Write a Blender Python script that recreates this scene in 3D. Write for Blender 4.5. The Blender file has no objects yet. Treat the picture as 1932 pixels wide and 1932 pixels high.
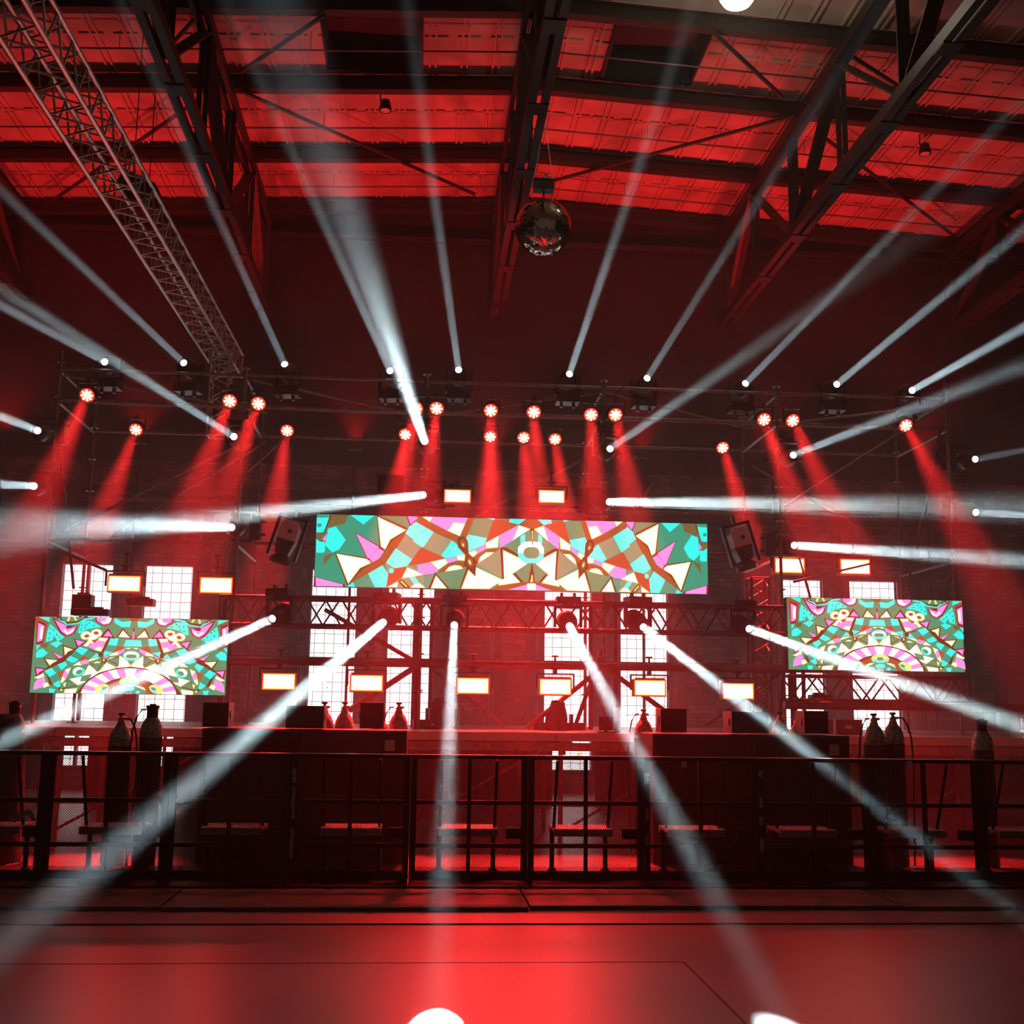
import bpy, bmesh, math, random
from math import sin, cos, pi, radians, tan
from mathutils import Vector, Matrix

random.seed(7)
sc = bpy.context.scene
COL = sc.collection
V = Vector

# ------------------------------------------------------------------ camera
F_PX = 2200.0
P_, W_, R_ = radians(9.6), radians(4.4), .013
CF = V((sin(W_)*cos(P_), cos(W_)*cos(P_), sin(P_)))
r0 = V((cos(W_), -sin(W_), 0)); u0 = r0.cross(CF)
CR = cos(R_)*r0 + sin(R_)*u0; CU = cos(R_)*u0 - sin(R_)*r0
CP = V((0, 0, 1.65))
cam = bpy.data.objects.new('camera', bpy.data.cameras.new('camera')); COL.objects.link(cam)
cam.data.sensor_width = 36; cam.data.lens = 36*F_PX/1932; cam.data.clip_end = 200
cam.matrix_world = Matrix(((CR.x, CU.x, -CF.x, CP.x), (CR.y, CU.y, -CF.y, CP.y), (CR.z, CU.z, -CF.z, CP.z), (0, 0, 0, 1)))
sc.camera = cam

def ray(px, py): return CF + CR*(px-966)/F_PX - CU*(py-966)/F_PX
def at(px, py, Y):
    d = ray(px, py); return CP + d*(Y/d.y)
def atz(px, py, z):
    d = ray(px, py); return CP + d*((z-CP.z)/d.z)

# ------------------------------------------------------------------ world, exposure, render settings
w = bpy.data.worlds.new('world'); sc.world = w; w.use_nodes = True
bg = w.node_tree.nodes['Background']
bg.inputs[0].default_value = (1, .6, .4, 1); bg.inputs[1].default_value = .07
sc.view_settings.view_transform = 'Standard'; sc.view_settings.look = 'None'
sc.view_settings.gamma = 1; sc.view_settings.use_curve_mapping = False
sc.view_settings.exposure = 0.0
cy = sc.cycles
cy.use_denoising = True; cy.max_bounces = 6; cy.diffuse_bounces = 2; cy.glossy_bounces = 3
cy.volume_bounces = 1; cy.transparent_max_bounces = 12; cy.transmission_bounces = 3
cy.sample_clamp_indirect = 5; cy.use_adaptive_sampling = True; cy.adaptive_threshold = .03; cy.caustics_reflective = False; cy.caustics_refractive = False

RED = (1, .018, .02); WHITE = (.72, .93, 1)

def lamp(name, kind, loc, direction, energy, color, parent=None, **kw):
    l = bpy.data.lights.new(name, kind); l.energy = energy; l.color = color
    for k, v in kw.items(): setattr(l, k, v)
    o = bpy.data.objects.new(name, l); COL.objects.link(o)
    q = V(direction).to_track_quat('-Z', 'Y').to_matrix().to_4x4()
    o.matrix_world = Matrix.Translation(V(loc)) @ q
    if parent is not None:
        bpy.context.view_layer.update()
        o.parent = parent; o.matrix_parent_inverse = parent.matrix_world.inverted()
    return o

# red wash lamps: uplights behind the rig on to the roof, and the back light through the stage
UPL = [(-7.6, 0), (-5.2, 0), (-1.3, 0), (1.3, 0), (4.1, 0), (6.6, 0), (9.6, 0)]
UP_E, STROBE_E, PAR_E = 720, 13, 15000
BEAM_K = .27
# the warm high bay lamp under the roof
BAY_E = 75

# ------------------------------------------------------------------ materials
def M(name, color, rough=.6, metal=0, noise=0, nscale=8, bump=0, spec=.5, ncol=None):
    m = bpy.data.materials.new(name); m.use_nodes = True
    t = m.node_tree; p = t.nodes['Principled BSDF']
    p.inputs['Base Color'].default_value = (*color, 1); p.inputs['Roughness'].default_value = rough
    p.inputs['Metallic'].default_value = metal; p.inputs['Specular IOR Level'].default_value = spec
    if noise or bump:
        tc = t.nodes.new('ShaderNodeTexCoord'); n = t.nodes.new('ShaderNodeTexNoise')
        n.inputs['Scale'].default_value = nscale; n.inputs['Detail'].default_value = 6
        t.links.new(tc.outputs['Object'], n.inputs['Vector'])
        if noise:
            mx = t.nodes.new('ShaderNodeMix'); mx.data_type = 'RGBA'
            cr = t.nodes.new('ShaderNodeValToRGB'); cr.color_ramp.elements[0].position = .35; cr.color_ramp.elements[1].position = .65
            c2 = ncol or tuple(c*(1-noise) for c in color)
            mx.inputs[6].default_value = (*color, 1); mx.inputs[7].default_value = (*c2, 1)
            t.links.new(n.outputs[0], cr.inputs[0]); t.links.new(cr.outputs[0], mx.inputs[0])
            t.links.new(mx.outputs[2], p.inputs['Base Color'])
        if bump:
            b = t.nodes.new('ShaderNodeBump'); b.inputs['Strength'].default_value = bump; b.inputs['Distance'].default_value = .03
            t.links.new(n.outputs[0], b.inputs['Height']); t.links.new(b.outputs[0], p.inputs['Normal'])
    return m

def EM(name, color, strength=1, sample=False):
    m = bpy.data.materials.new(name); m.use_nodes = True; t = m.node_tree; t.nodes.clear()
    o = t.nodes.new('ShaderNodeOutputMaterial'); e = t.nodes.new('ShaderNodeEmission')
    e.inputs[0].default_value = (*color, 1); e.inputs[1].default_value = strength
    t.links.new(e.outputs[0], o.inputs[0])
    if not sample: m.cycles.emission_sampling = 'NONE'
    return m

def lin(r, g, b): return tuple((c/255/12.92 if c <= 10 else ((c/255+.055)/1.055)**2.4) for c in (r, g, b))

STEEL = M('galvanised steel', (.32, .30, .28), .42, .7, .4, 14)
ALU = M('aluminium', (.55, .53, .5), .35, .85)
BLACK = M('black plastic', (.018, .016, .016), .45)
BLACKM = M('black painted metal', (.028, .024, .022), .4, .3)
GRILLE = M('black speaker grille', (.014, .013, .013), .8, 0, .5, 120)
SUBW = M('black painted wood', (.022, .018, .018), .55, 0, .3, 20)
BEAMC = M('dark brown roof steel', (.034, .021, .014), .5, .2, .4, 6)
PLAST = M('pale grey plastic', (.55, .5, .48), .4)
TAPE = M('old cream tape', (.32, .27, .17), .8, 0, .4, 30)
TAGM = M('pale label', (.5, .42, .34), .7, 0, .3, 60)
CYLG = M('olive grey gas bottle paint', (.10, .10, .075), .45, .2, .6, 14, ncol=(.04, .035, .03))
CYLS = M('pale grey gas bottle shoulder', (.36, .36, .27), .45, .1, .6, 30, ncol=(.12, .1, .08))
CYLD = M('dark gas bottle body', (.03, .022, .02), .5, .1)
BRASS = M('brass valve', (.5, .3, .12), .35, .9)
RUBBER = M('black rubber', (.015, .014, .013), .7)
WIRE = M('cable sheath', (.03, .03, .03), .5)
BARR = M('dark barrier steel', (.022, .017, .014), .38, .6, .3, 20)
STEPM = M('aluminium tread plate', (.7, .66, .62), .5, .2, .3, 60, .4)
DECK = M('grey stage deck', (.34, .3, .28), .42, 0, .35, 5)
DECKE = M('aluminium deck edge', (.5, .47, .45), .35, .7)
ROOFP = M('pale painted roof board', (.5, .42, .35), .7, 0, .45, 1.3, ncol=(.33, .27, .22))
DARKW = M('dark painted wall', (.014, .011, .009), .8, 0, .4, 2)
BRONZE = M('dark brown window steel', (.06, .035, .028), .5, .2, .4, 8)
RIGB = M('dull truss aluminium', (.16, .13, .12), .4, .7, .3, 9)
FIXG = M('green grey enamel', (.16, .18, .13), .5, .2)

LENS = EM('white beam lens', (.9, .97, 1), 9)
LEDR = EM('red led lens and halo', (1, .04, .02), 1.6)
LEDC = EM('red led core', (1, .6, .25), 9)
STRB = EM('red strobe face', (1, .6, .5), 2.6)
STRH = EM('red strobe rim', (1, .62, .03), 1.3); STRGLOW = EM('red strobe painted halo', (1, .03, .02), .9)  # outermost rim glows to paint the red halo around each strobe
AMB = EM('amber indicator', (1, .33, .05), 3)
GRN = EM('green indicator', (.1, 1, .1), 1); BLU = EM('blue indicator', (.1, .2, 1), 1)
BULB = EM('warm white lamp glass', (1, .96, .8), 12)

def tex(m): t = m.node_tree; return t, t.nodes['Principled BSDF'], t.nodes.new('ShaderNodeTexCoord')

# brick
BRICK = M('old red brick', (.3, .2, .15), .85)
t, p, tc = tex(BRICK)
br = t.nodes.new('ShaderNodeTexBrick'); br.inputs['Scale'].default_value = 1
br.inputs['Brick Width'].default_value = .26; br.inputs['Row Height'].default_value = .085; br.inputs['Mortar Size'].default_value = .008
br.inputs['Color1'].default_value = (.36, .2, .14, 1); br.inputs['Color2'].default_value = (.16, .09, .07, 1); br.inputs['Mortar'].default_value = (.12, .1, .085, 1)
mp = t.nodes.new('ShaderNodeMapping'); mp.inputs['Rotation'].default_value = (radians(90), 0, 0)
t.links.new(tc.outputs['Object'], mp.inputs[0]); t.links.new(mp.outputs[0], br.inputs['Vector'])
n = t.nodes.new('ShaderNodeTexNoise'); n.inputs['Scale'].default_value = 2.2; n.inputs['Detail'].default_value = 8
t.links.new(tc.outputs['Object'], n.inputs['Vector'])
mx = t.nodes.new('ShaderNodeMix'); mx.data_type = 'RGBA'; mx.blend_type = 'MULTIPLY'; mx.inputs[0].default_value = 1
cr = t.nodes.new('ShaderNodeValToRGB'); cr.color_ramp.elements[0].position = .38; cr.color_ramp.elements[0].color = (.25, .25, .25, 1); cr.color_ramp.elements[1].position = .62
t.links.new(n.outputs[0], cr.inputs[0]); t.links.new(br.outputs[0], mx.inputs[6]); t.links.new(cr.outputs[0], mx.inputs[7])
t.links.new(mx.outputs[2], p.inputs['Base Color'])
b = t.nodes.new('ShaderNodeBump'); b.inputs['Strength'].default_value = .8; b.inputs['Distance'].default_value = .04
t.links.new(n.outputs[0], b.inputs['Height']); t.links.new(b.outputs[0], p.inputs['Normal'])

# floor
FLOOR = M('sealed concrete', (.2, .17, .155), .38)
t, p, tc = tex(FLOOR)
n = t.nodes.new('ShaderNodeTexNoise'); n.inputs['Scale'].default_value = .9; n.inputs['Detail'].default_value = 5
t.links.new(tc.outputs['Object'], n.inputs['Vector'])
cr = t.nodes.new('ShaderNodeValToRGB'); cr.color_ramp.elements[0].position = .3; cr.color_ramp.elements[0].color = (.1, .083, .075, 1)
cr.color_ramp.elements[1].position = .7; cr.color_ramp.elements[1].color = (.15, .13, .12, 1)
t.links.new(n.outputs[0], cr.inputs[0]); t.links.new(cr.outputs[0], p.inputs['Base Color'])
mr = t.nodes.new('ShaderNodeMapRange'); mr.inputs[3].default_value = .3; mr.inputs[4].default_value = .42
t.links.new(n.outputs[0], mr.inputs[0]); t.links.new(mr.outputs[0], p.inputs['Roughness'])

# boards in front of the barrier
BOARD = M('worn brown plywood', (.13, .085, .05), .5, 0, .6, 4, .1)
MAT = M('dark rubber floor mat', (.07, .055, .05), .45, 0, .4, 9)

# glass block window
GLASSB = bpy.data.materials.new('daylit glass block'); GLASSB.use_nodes = True
t = GLASSB.node_tree; t.nodes.clear()
o_ = t.nodes.new('ShaderNodeOutputMaterial'); e_ = t.nodes.new('ShaderNodeEmission')
tc = t.nodes.new('ShaderNodeTexCoord'); mp = t.nodes.new('ShaderNodeMapping'); mp.inputs['Rotation'].default_value = (radians(90), 0, 0)
br = t.nodes.new('ShaderNodeTexBrick'); br.offset = 0; br.inputs['Scale'].default_value = 1
br.inputs['Brick Width'].default_value = .195; br.inputs['Row Height'].default_value = .195; br.inputs['Mortar Size'].default_value = .007
br.inputs['Mortar Smooth'].default_value = .1
br.inputs['Color1'].default_value = (1, .98, .98, 1); br.inputs['Color2'].default_value = (.93, .9, .91, 1); br.inputs['Mortar'].default_value = (.16, .13, .14, 1)
n = t.nodes.new('ShaderNodeTexNoise'); n.inputs['Scale'].default_value = 17; n.inputs['Detail'].default_value = 3
cr = t.nodes.new('ShaderNodeValToRGB'); cr.color_ramp.elements[0].position = .28; cr.color_ramp.elements[0].color = (.3, .26, .25, 1); cr.color_ramp.elements[1].position = .4
mx = t.nodes.new('ShaderNodeMix'); mx.data_type = 'RGBA'; mx.blend_type = 'MULTIPLY'; mx.inputs[0].default_value = 1
t.links.new(tc.outputs['Object'], mp.inputs[0]); t.links.new(mp.outputs[0], br.inputs['Vector'])
t.links.new(tc.outputs['Object'], n.inputs['Vector']); t.links.new(n.outputs[0], cr.inputs[0])
t.links.new(br.outputs[0], mx.inputs[6]); t.links.new(cr.outputs[0], mx.inputs[7]); t.links.new(mx.outputs[2], e_.inputs[0])
e_.inputs[1].default_value = 1.75; t.links.new(e_.outputs[0], o_.inputs[0])

# perforated barrier sheet: real holes by position on the sheet
PERF = M('perforated dark sheet', (.03, .024, .02), .45, .5)
t, p, tc = tex(PERF); t.nodes.remove
sx = t.nodes.new('ShaderNodeSeparateXYZ'); t.links.new(tc.outputs['Object'], sx.inputs[0])
def mth(op, a, b=None):
    n = t.nodes.new('ShaderNodeMath'); n.operation = op
    for i, v in enumerate((a, b)):
        if v is None: continue
        if isinstance(v, (int, float)): n.inputs[i].default_value = v
        else: t.links.new(v, n.inputs[i])
    return n.outputs[0]
PITCH = .022
u_ = mth('MULTIPLY', sx.outputs[0], pi/PITCH); v_ = mth('MULTIPLY', sx.outputs[2], pi/PITCH)
s_ = mth('MULTIPLY', mth('COSINE', mth('ADD', u_, v_)), mth('COSINE', mth('SUBTRACT', u_, v_)))
hole = mth('GREATER_THAN', mth('ABSOLUTE', s_), .3)
inv = mth('SUBTRACT', 1, hole); t.links.new(inv, p.inputs['Alpha'])

# mirror tiles
MIRR = M('mirror tiles', (.5, .46, .38), .06, 1)
t, p, tc = tex(MIRR)

# haze
HAZE = bpy.data.materials.new('stage haze'); HAZE.use_nodes = True
t = HAZE.node_tree; t.nodes.clear()
o_ = t.nodes.new('ShaderNodeOutputMaterial'); v_ = t.nodes.new('ShaderNodeVolumeScatter')
v_.inputs['Anisotropy'].default_value = .25
t.links.new(v_.outputs[0], o_.inputs['Volume'])
# thickest around the stage, thinning towards the hall, with slow smoky variation
tc = t.nodes.new('ShaderNodeTexCoord'); sx = t.nodes.new('ShaderNodeSeparateXYZ'); t.links.new(tc.outputs['Object'], sx.inputs[0])
def mth(op, a, b=None):
    n = t.nodes.new('ShaderNodeMath'); n.operation = op
    for i, v in enumerate((a, b)):
        if v is None: continue
        if isinstance(v, (int, float)): n.inputs[i].default_value = v
        else: t.links.new(v, n.inputs[i])
    return n.outputs[0]
n = t.nodes.new('ShaderNodeTexNoise'); n.inputs['Scale'].default_value = 1.1; n.inputs['Detail'].default_value = 2
t.links.new(tc.outputs['Object'], n.inputs['Vector'])
def mrange(v, a, b, c, d):
    n = t.nodes.new('ShaderNodeMapRange'); n.interpolation_type = 'SMOOTHSTEP'; t.links.new(v, n.inputs[0])
    for i, q in enumerate((a, b, c, d)): n.inputs[i+1].default_value = q
    return n.outputs[0]
near = mrange(sx.outputs[1], 8, 15.5, .06, 1.0); low = mrange(sx.outputs[2], 4.5, 8.5, 1.0, .2); smoke = mrange(n.outputs[0], .3, .7, .7, 1.3)
dn = mth('MULTIPLY', mth('MULTIPLY', mth('MULTIPLY', near, low), smoke), .022)
t.links.new(dn, v_.inputs['Density'])
cy.volume_step_rate = 2.5

# ------------------------------------------------------------------ mesh helpers
class MB:
    def __init__(s): s.v = []; s.f = []; s.sm = []
    def add(s, vs, fs, smooth=False):
        b = len(s.v); s.v += [tuple(x) for x in vs]; s.f += [tuple(i+b for i in f) for f in fs]; s.sm += [smooth]*len(fs); return s
    def box(s, c, d, rot=None):
        c = V(c); h = V(d)/2; vs = []
        for x in (-1, 1):
            for y in (-1, 1):
                for z in (-1, 1):
                    q = V((x*h.x, y*h.y, z*h.z)); vs.append(c + (rot @ q if rot else q))
        return s.add(vs, [(0, 1, 3, 2), (4, 6, 7, 5), (0, 4, 5, 1), (2, 3, 7, 6), (0, 2, 6, 4), (1, 5, 7, 3)])
    def b2(s, x0, x1, y0, y1, z0, z1): return s.box(((x0+x1)/2, (y0+y1)/2, (z0+z1)/2), (abs(x1-x0), abs(y1-y0), abs(z1-z0)))
    def bar(s, p, q, a, b, up=(0, 0, 1)):
        p, q = V(p), V(q); d = (q-p); L = d.length; d.normalize(); up = V(up)
        if abs(d.dot(up)) > .98: up = V((0, 1, 0))
        x = d.cross(up).normalized(); z = x.cross(d)
        return s.box((p+q)/2, (a, L, b), Matrix((x, d, z)).transposed())
    def tube(s, p, q, r, n=8, r2=None, caps=True):
        p, q = V(p), V(q); d = (q-p).normalized(); a = d.orthogonal().normalized(); b = d.cross(a); r2 = r if r2 is None else r2
        vs = [p+(a*cos(2*pi*i/n)+b*sin(2*pi*i/n))*r for i in range(n)]+[q+(a*cos(2*pi*i/n)+b*sin(2*pi*i/n))*r2 for i in range(n)]
        s.add(vs, [(i, (i+1) % n, n+(i+1) % n, n+i) for i in range(n)], True)
        if caps: s.add(vs, [tuple(range(n))[::-1], tuple(range(n, 2*n))])
        return s
    def path(s, pts, r, n=6):
        pts = [V(x) for x in pts]; vs = []
        for i, p in enumerate(pts):
            d = (pts[min(i+1, len(pts)-1)]-pts[max(i-1, 0)]).normalized()
            a = V((0, 0, 1)) if abs(d.z) < .9 else V((1, 0, 0)); x = d.cross(a).normalized(); y = d.cross(x)
            vs += [p+(x*cos(2*pi*k/n)+y*sin(2*pi*k/n))*r for k in range(n)]
        return s.add(vs, [(i*n+k, i*n+(k+1) % n, (i+1)*n+(k+1) % n, (i+1)*n+k) for i in range(len(pts)-1) for k in range(n)], True)
    def lathe(s, prof, n=24, o=(0, 0, 0), ax=None):
        o = V(o); R = ax.normalized().to_track_quat('Z', 'Y').to_matrix() if ax is not None else Matrix.Identity(3); vs = []
        for r, z in prof: vs += [o+R @ V((r*cos(2*pi*k/n), r*sin(2*pi*k/n), z)) for k in range(n)]
        m = len(prof)
        s.add(vs, [(i*n+k, i*n+(k+1) % n, (i+1)*n+(k+1) % n, (i+1)*n+k) for i in range(m-1) for k in range(n)], True)
        return s.add(vs, [tuple(range(n))[::-1], tuple(range((m-1)*n, m*n))])
    def prism(s, poly, y0, y1):
        n = len(poly); vs = [(x, y0, z) for x, z in poly]+[(x, y1, z) for x, z in poly]
        return s.add(vs, [tuple(range(n)), tuple(range(n, 2*n))[::-1]]+[(i, n+i, n+(i+1) % n, (i+1) % n) for i in range(n)])
    def mesh(s, name, mat, bevel=0):
        me = bpy.data.meshes.new(name); me.from_pydata(s.v, [], s.f); me.validate()
        if len(me.polygons) == len(s.sm): me.polygons.foreach_set('use_smooth', s.sm)
        bm = bmesh.new(); bm.from_mesh(me); bmesh.ops.recalc_face_normals(bm, faces=bm.faces)
        if bevel: bmesh.ops.bevel(bm, geom=bm.edges[:]+bm.verts[:], offset=bevel, segments=2, profile=.7, affect='EDGES')
        bm.to_mesh(me); bm.free(); me.materials.append(mat); return me
    def obj(s, name, mat, parent=None, bevel=0, rot=None, loc=None):
        o = bpy.data.objects.new(name, s.mesh(name, mat, bevel)); COL.objects.link(o)
        if parent is not None: o.parent = parent
        if rot is not None: o.rotation_mode = 'QUATERNION'; o.rotation_quaternion = rot
        if loc is not None: o.location = loc
        return o

def mo(name, me, parent=None, loc=None, rot=None):
    o = bpy.data.objects.new(name, me); COL.objects.link(o)
    if parent is not None: o.parent = parent
    if loc is not None: o.location = loc
    if rot is not None: o.rotation_mode = 'QUATERNION'; o.rotation_quaternion = rot
    return o
def empty(name, label, cat, loc=(0, 0, 0), group=None, rz=0):
    o = bpy.data.objects.new(name, None); COL.objects.link(o); o.location = loc; o.rotation_euler = (0, 0, rz)
    o.empty_display_size = .1
    return tag(o, label, cat, group)
def tag(o, label, cat, group=None, kind=None):
    o['label'] = label; o['category'] = cat
    if group: o['group'] = group
    if kind: o['kind'] = kind
    return o
def struct(name, mb, mat, label, cat, parent=None):
    o = mb.obj(name, mat, parent); o['kind'] = 'structure'; return tag(o, label, cat)

# ------------------------------------------------------------------ haze
hz = MB().b2(-15.8, 18.8, -2.9, 23.95, .002, 13.2).obj('haze', HAZE)
tag(hz, 'thin smoke haze filling the hall and showing the beams', 'haze', kind='stuff')

# ------------------------------------------------------------------ room shell
struct('floor', MB().b2(-16, 19, -3, 24.4, -.3, 0), FLOOR, 'glossy concrete hall floor glowing red under the lights', 'floor')
WIN = [(-7.2, -6.21), (-5.58, -4.63), (-2.23, -1.32), (-.66, .26), (2.55, 3.52), (4.13, 5.12), (7.52, 8.44), (9.02, 10.06)]
WT, WB = 4.42, .45
wl = MB(); wl.b2(-16, 19, 24, 24.4, 0, WB).b2(-16, 19, 24, 24.4, WT, 6.6)
xs = [-16]+[x for p_ in WIN for x in p_]+[19]
for i in range(0, len(xs), 2): wl.b2(xs[i], xs[i+1], 24, 24.4, WB, WT)
struct('wall_back', wl, BRICK, 'old brick back wall behind the stage washed in red light', 'wall')
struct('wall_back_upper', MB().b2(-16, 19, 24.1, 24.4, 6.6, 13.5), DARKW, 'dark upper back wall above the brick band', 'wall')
struct('wall_left', MB().b2(-16.3, -16, -3, 24.4, 0, 13.5), DARKW, 'dark side wall beyond the frame on the left', 'wall')
struct('wall_right', MB().b2(19, 19.3, -3, 24.4, 0, 13.5), DARKW, 'dark side wall beyond the frame on the right', 'wall')
wlab = ['glass block window above the left screen, outermost of its pair', 'glass block window above the left screen beside the red flood',
        'tall glass block window below the central screen, furthest from the disco ball', 'tall glass block window behind the thick scaffold post',
        'tall glass block window behind the round beam light and red strobe', 'tall glass block window beside the brown brick by the gas bottles',
        'glass block window behind the truss at the inner edge of the right screen', 'glass block window above and below the middle of the right screen']
for i, (a, b_) in enumerate(WIN):
    o = struct('window_%d' % (i+1), MB().b2(a, b_, 24.12, 24.2, WB, WT), GLASSB, wlab[i], 'window')
    fr = MB()
    for x in (a-.05, b_+.05): fr.b2(x-.05, x+.05, 23.94, 24.12, WB, WT+.1)
    fr.b2(a-.1, b_+.1, 23.94, 24.12, WT, WT+.1).b2(a-.1, b_+.1, 23.9, 24.12, WB-.08, WB)
    fr.obj('window_frame', BRONZE, o)
    if i == 0: MB().b2(-6.74, -6.68, 24.0, 24.12, WB, WT).obj('mullion', BRONZE, o)
k = 1
for x, ww in ((-7.5, .16), (-5.9, .18), (-4.35, .2), (-2.55, .22), (-1.0, .16), (.6, .22), (1.5, .3), (2.25, .2), (3.83, .14), (5.4, .2), (7.2, .2), (8.74, .18), (10.4, .24), (12.2, .2)):
    struct('trim_%d' % k, MB().b2(x-ww/2, x+ww/2, 23.8, 24, .02, 5.5), BRONZE, 'dark brown steel wall stanchion number %d from the left between windows' % k, 'trim'); k += 1
for z, h in ((5.62, .12), (5.95, .14), (4.75, .1), (2.2, .08)):
    if z == 2.2: continue
    struct('trim_%d' % k, MB().b2(-16, 19, 23.72, 24, z-h/2, z+h/2), BRONZE, {5.62: 'lower red-lit steel girder running along the brick wall', 5.95: 'upper red-lit steel girder running along the brick wall', 4.75: 'thin steel rail just over the window heads'}[z], 'trim'); k += 1
struct('trim_%d' % k, MB().bar((-16, 23.98, 11.55), (19, 23.98, 11.75), .08, .1), BEAMC, 'thin red-lit pipe running across the dark upper wall', 'trim'); k += 1

# roof: z = 12.6 - .05 |x-2|
def rz(x): return 12.6-.05*abs(x-2)
def roofpt(px, py, dz=0):
    z = 12.4
    for _ in range(6):
        q = atz(px, py, z); z = rz(q.x)-dz
    return q
SKY = [(roofpt(612, 100).x, roofpt(795, 100).x), (roofpt(1150, 90).x, roofpt(1330, 100).x)]
SY0, SY1 = 16.55, 18.6
rf = MB()
def slab(x0, x1, y0, y1, dz0, dz1):
    vs = [(x, y, rz(x)+d) for x in (x0, x1) for y in (y0, y1) for d in (dz0, dz1)]
    rf.add(vs, [(0, 1, 3, 2), (4, 6, 7, 5), (0, 4, 5, 1), (2, 3, 7, 6), (0, 2, 6, 4), (1, 5, 7, 3)])
cuts = [-16, SKY[0][0], SKY[0][1], 2, SKY[1][0], SKY[1][1], 19]
for i in range(6):
    a, b_ = cuts[i], cuts[i+1]
    if i in (1, 4):
        slab(a, b_, -3, SY0, 0, .2); slab(a, b_, SY1, 24.1, 0, .2)
    else: slab(a, b_, -3, 24.1, 0, .2)
x = -15.7
while x < 19:
    for dx in (-.05, .05):
        if any(a-.1 < x < b_+.1 for a, b_ in SKY): slab(x+dx-.018, x+dx+.018, 18.6, 24, -.035, 0)
        else: slab(x+dx-.018, x+dx+.018, 9, 24, -.035, 0)
    x += .54
for y in (15.2, 17.6, 20.0, 22.5):
    for i in range(6):
        if i in (1, 4) and SY0 < y < SY1: continue
        a, b_ = cuts[i], cuts[i+1]
        q = a
        while q < b_-.05:
            e = min(q+.44, b_); slab(q+.06, e, y-.04, y+.04, -.03, 0); q += .54
struct('ceiling', rf, ROOFP, 'low gabled roof of ribbed boards lit deep red near the wall', 'ceiling')
for i, (a, b_) in enumerate(SKY):
    m_ = MB(); zc = rz((a+b_)/2)
    m_.b2(a-.02, b_+.02, SY0, SY1, zc+.45, zc+.5)
    for xx in (a, b_): m_.b2(xx-.03, xx+.03, SY0, SY1, zc-.04, zc+.45)
    for yy in (SY0+.02, SY1-.02): m_.b2(a, b_, yy-.03, yy+.03, zc-.05, zc+.45)
    struct('window_%d' % (9+i), m_, DARKW, ['dark square skylight recess in the roof beside the ridge, over the purple haze', 'dark square skylight recess in the roof below the bright lamp'][i], 'window')

# purlins: gabled I beams across the hall
PY = [23.7, 21.3, 18.72, 16.42]
pl = ['steel roof beam where roof meets the dark wall', 'steel roof beam one bay out from the back wall', 'steel roof beam with a white glint under the bright lamp', 'steel roof beam crossing the top edge by the bright lamp']
for i, y in enumerate(PY):
    e = empty('roof_beam', pl[i], 'roof beam', (2, y, 0), 'steel beams across the roof')
    for s_ in (-1, 1):
        m_ = MB(); x0, x1 = 0, s_*(17 if s_ > 0 else 18)
        z0, z1 = rz(2), rz(2+x1)
        for dz, a, h in ((-.09, .16, .02), (-.34, .18, .025)): m_.bar((x0, 0, z0+dz), (x1, 0, z1+dz), h, a, (0, 1, 0))
        m_.bar((x0, 0, z0-.215), (x1, 0, z1-.215), .23, .03, (0, 1, 0))
        m_.obj('rafter', BEAMC, e)
# sprinkler pipes
for i, (y, dz) in enumerate(((22.55, .3), (20.1, .3), (17.45, .35))):
    m_ = MB().path([(-16, y, rz(-16)-dz), (2, y, rz(2)-dz), (19, y, rz(19)-dz)], .016)
    for x in range(-14, 18, 3): m_.tube((x, y, rz(x)-dz), (x, y, rz(x)-.02), .006, 5)
    tag(m_.obj('ceiling_pipe', RIGB), ['thin pipe under the roof nearest the back wall', 'thin pipe under the roof in the middle bay', 'thin pipe under the roof crossing the dark skylights'][i], 'pipe', 'thin pipes under the roof')

# lattice trusses running along the hall
tl = ['roof lattice truss cut by the far left edge', 'roof lattice truss behind the silver box truss', 'roof lattice truss under the ridge next to the disco ball', 'roof lattice truss right of the bright lamp with crossing braces', 'roof lattice truss at the far right edge']
for i, x in enumerate((-8.43, -3.5, 1.44, 6.43, 11.5)):
    e = empty('roof_truss', tl[i], 'roof truss', (x, 24, 0), 'lattice trusses running along the hall')
    zt, zb = rz(x)-.5, 9.95
    m_ = MB()
    for dx in (-.09, .09):
        m_.b2(dx-.055, dx+.055, -19, -.05, zb-.05, zb+.05)
        m_.b2(dx-.012+(.04 if dx > 0 else -.04), dx+.012+(.04 if dx > 0 else -.04), -19, -.05, zb+.05, zb+.13)
    for y in range(1, 19, 2): m_.b2(-.14, .14, -y-.15, -y+.15, zb-.07, zb-.05)
    m_.obj('lower_chord', BEAMC, e)
    m_ = MB()
    for dx in (-.08, .08): m_.b2(dx-.04, dx+.04, -19, -.05, zt-.05, zt+.14)
    m_.obj('upper_chord', BEAMC, e)
    def web(y0, z0, y1, z1, ww):
        q = MB()
        for dx in (-.05, .05): q.bar((dx, y0, z0), (dx, y1, z1), .03, ww, (1, 0, 0))
        q.obj('web_member', BEAMC, e)
    for yb in (-.12, -4.9, -9.7): 
        web(yb, zb, yb-2.4, zt, .12)
        if yb < -1: web(yb, zb, yb+2.4, zt, .12)
        web(yb, zb, yb, zt, .09); web(yb-2.4, zb, yb-2.4, zt, .08)
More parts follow.
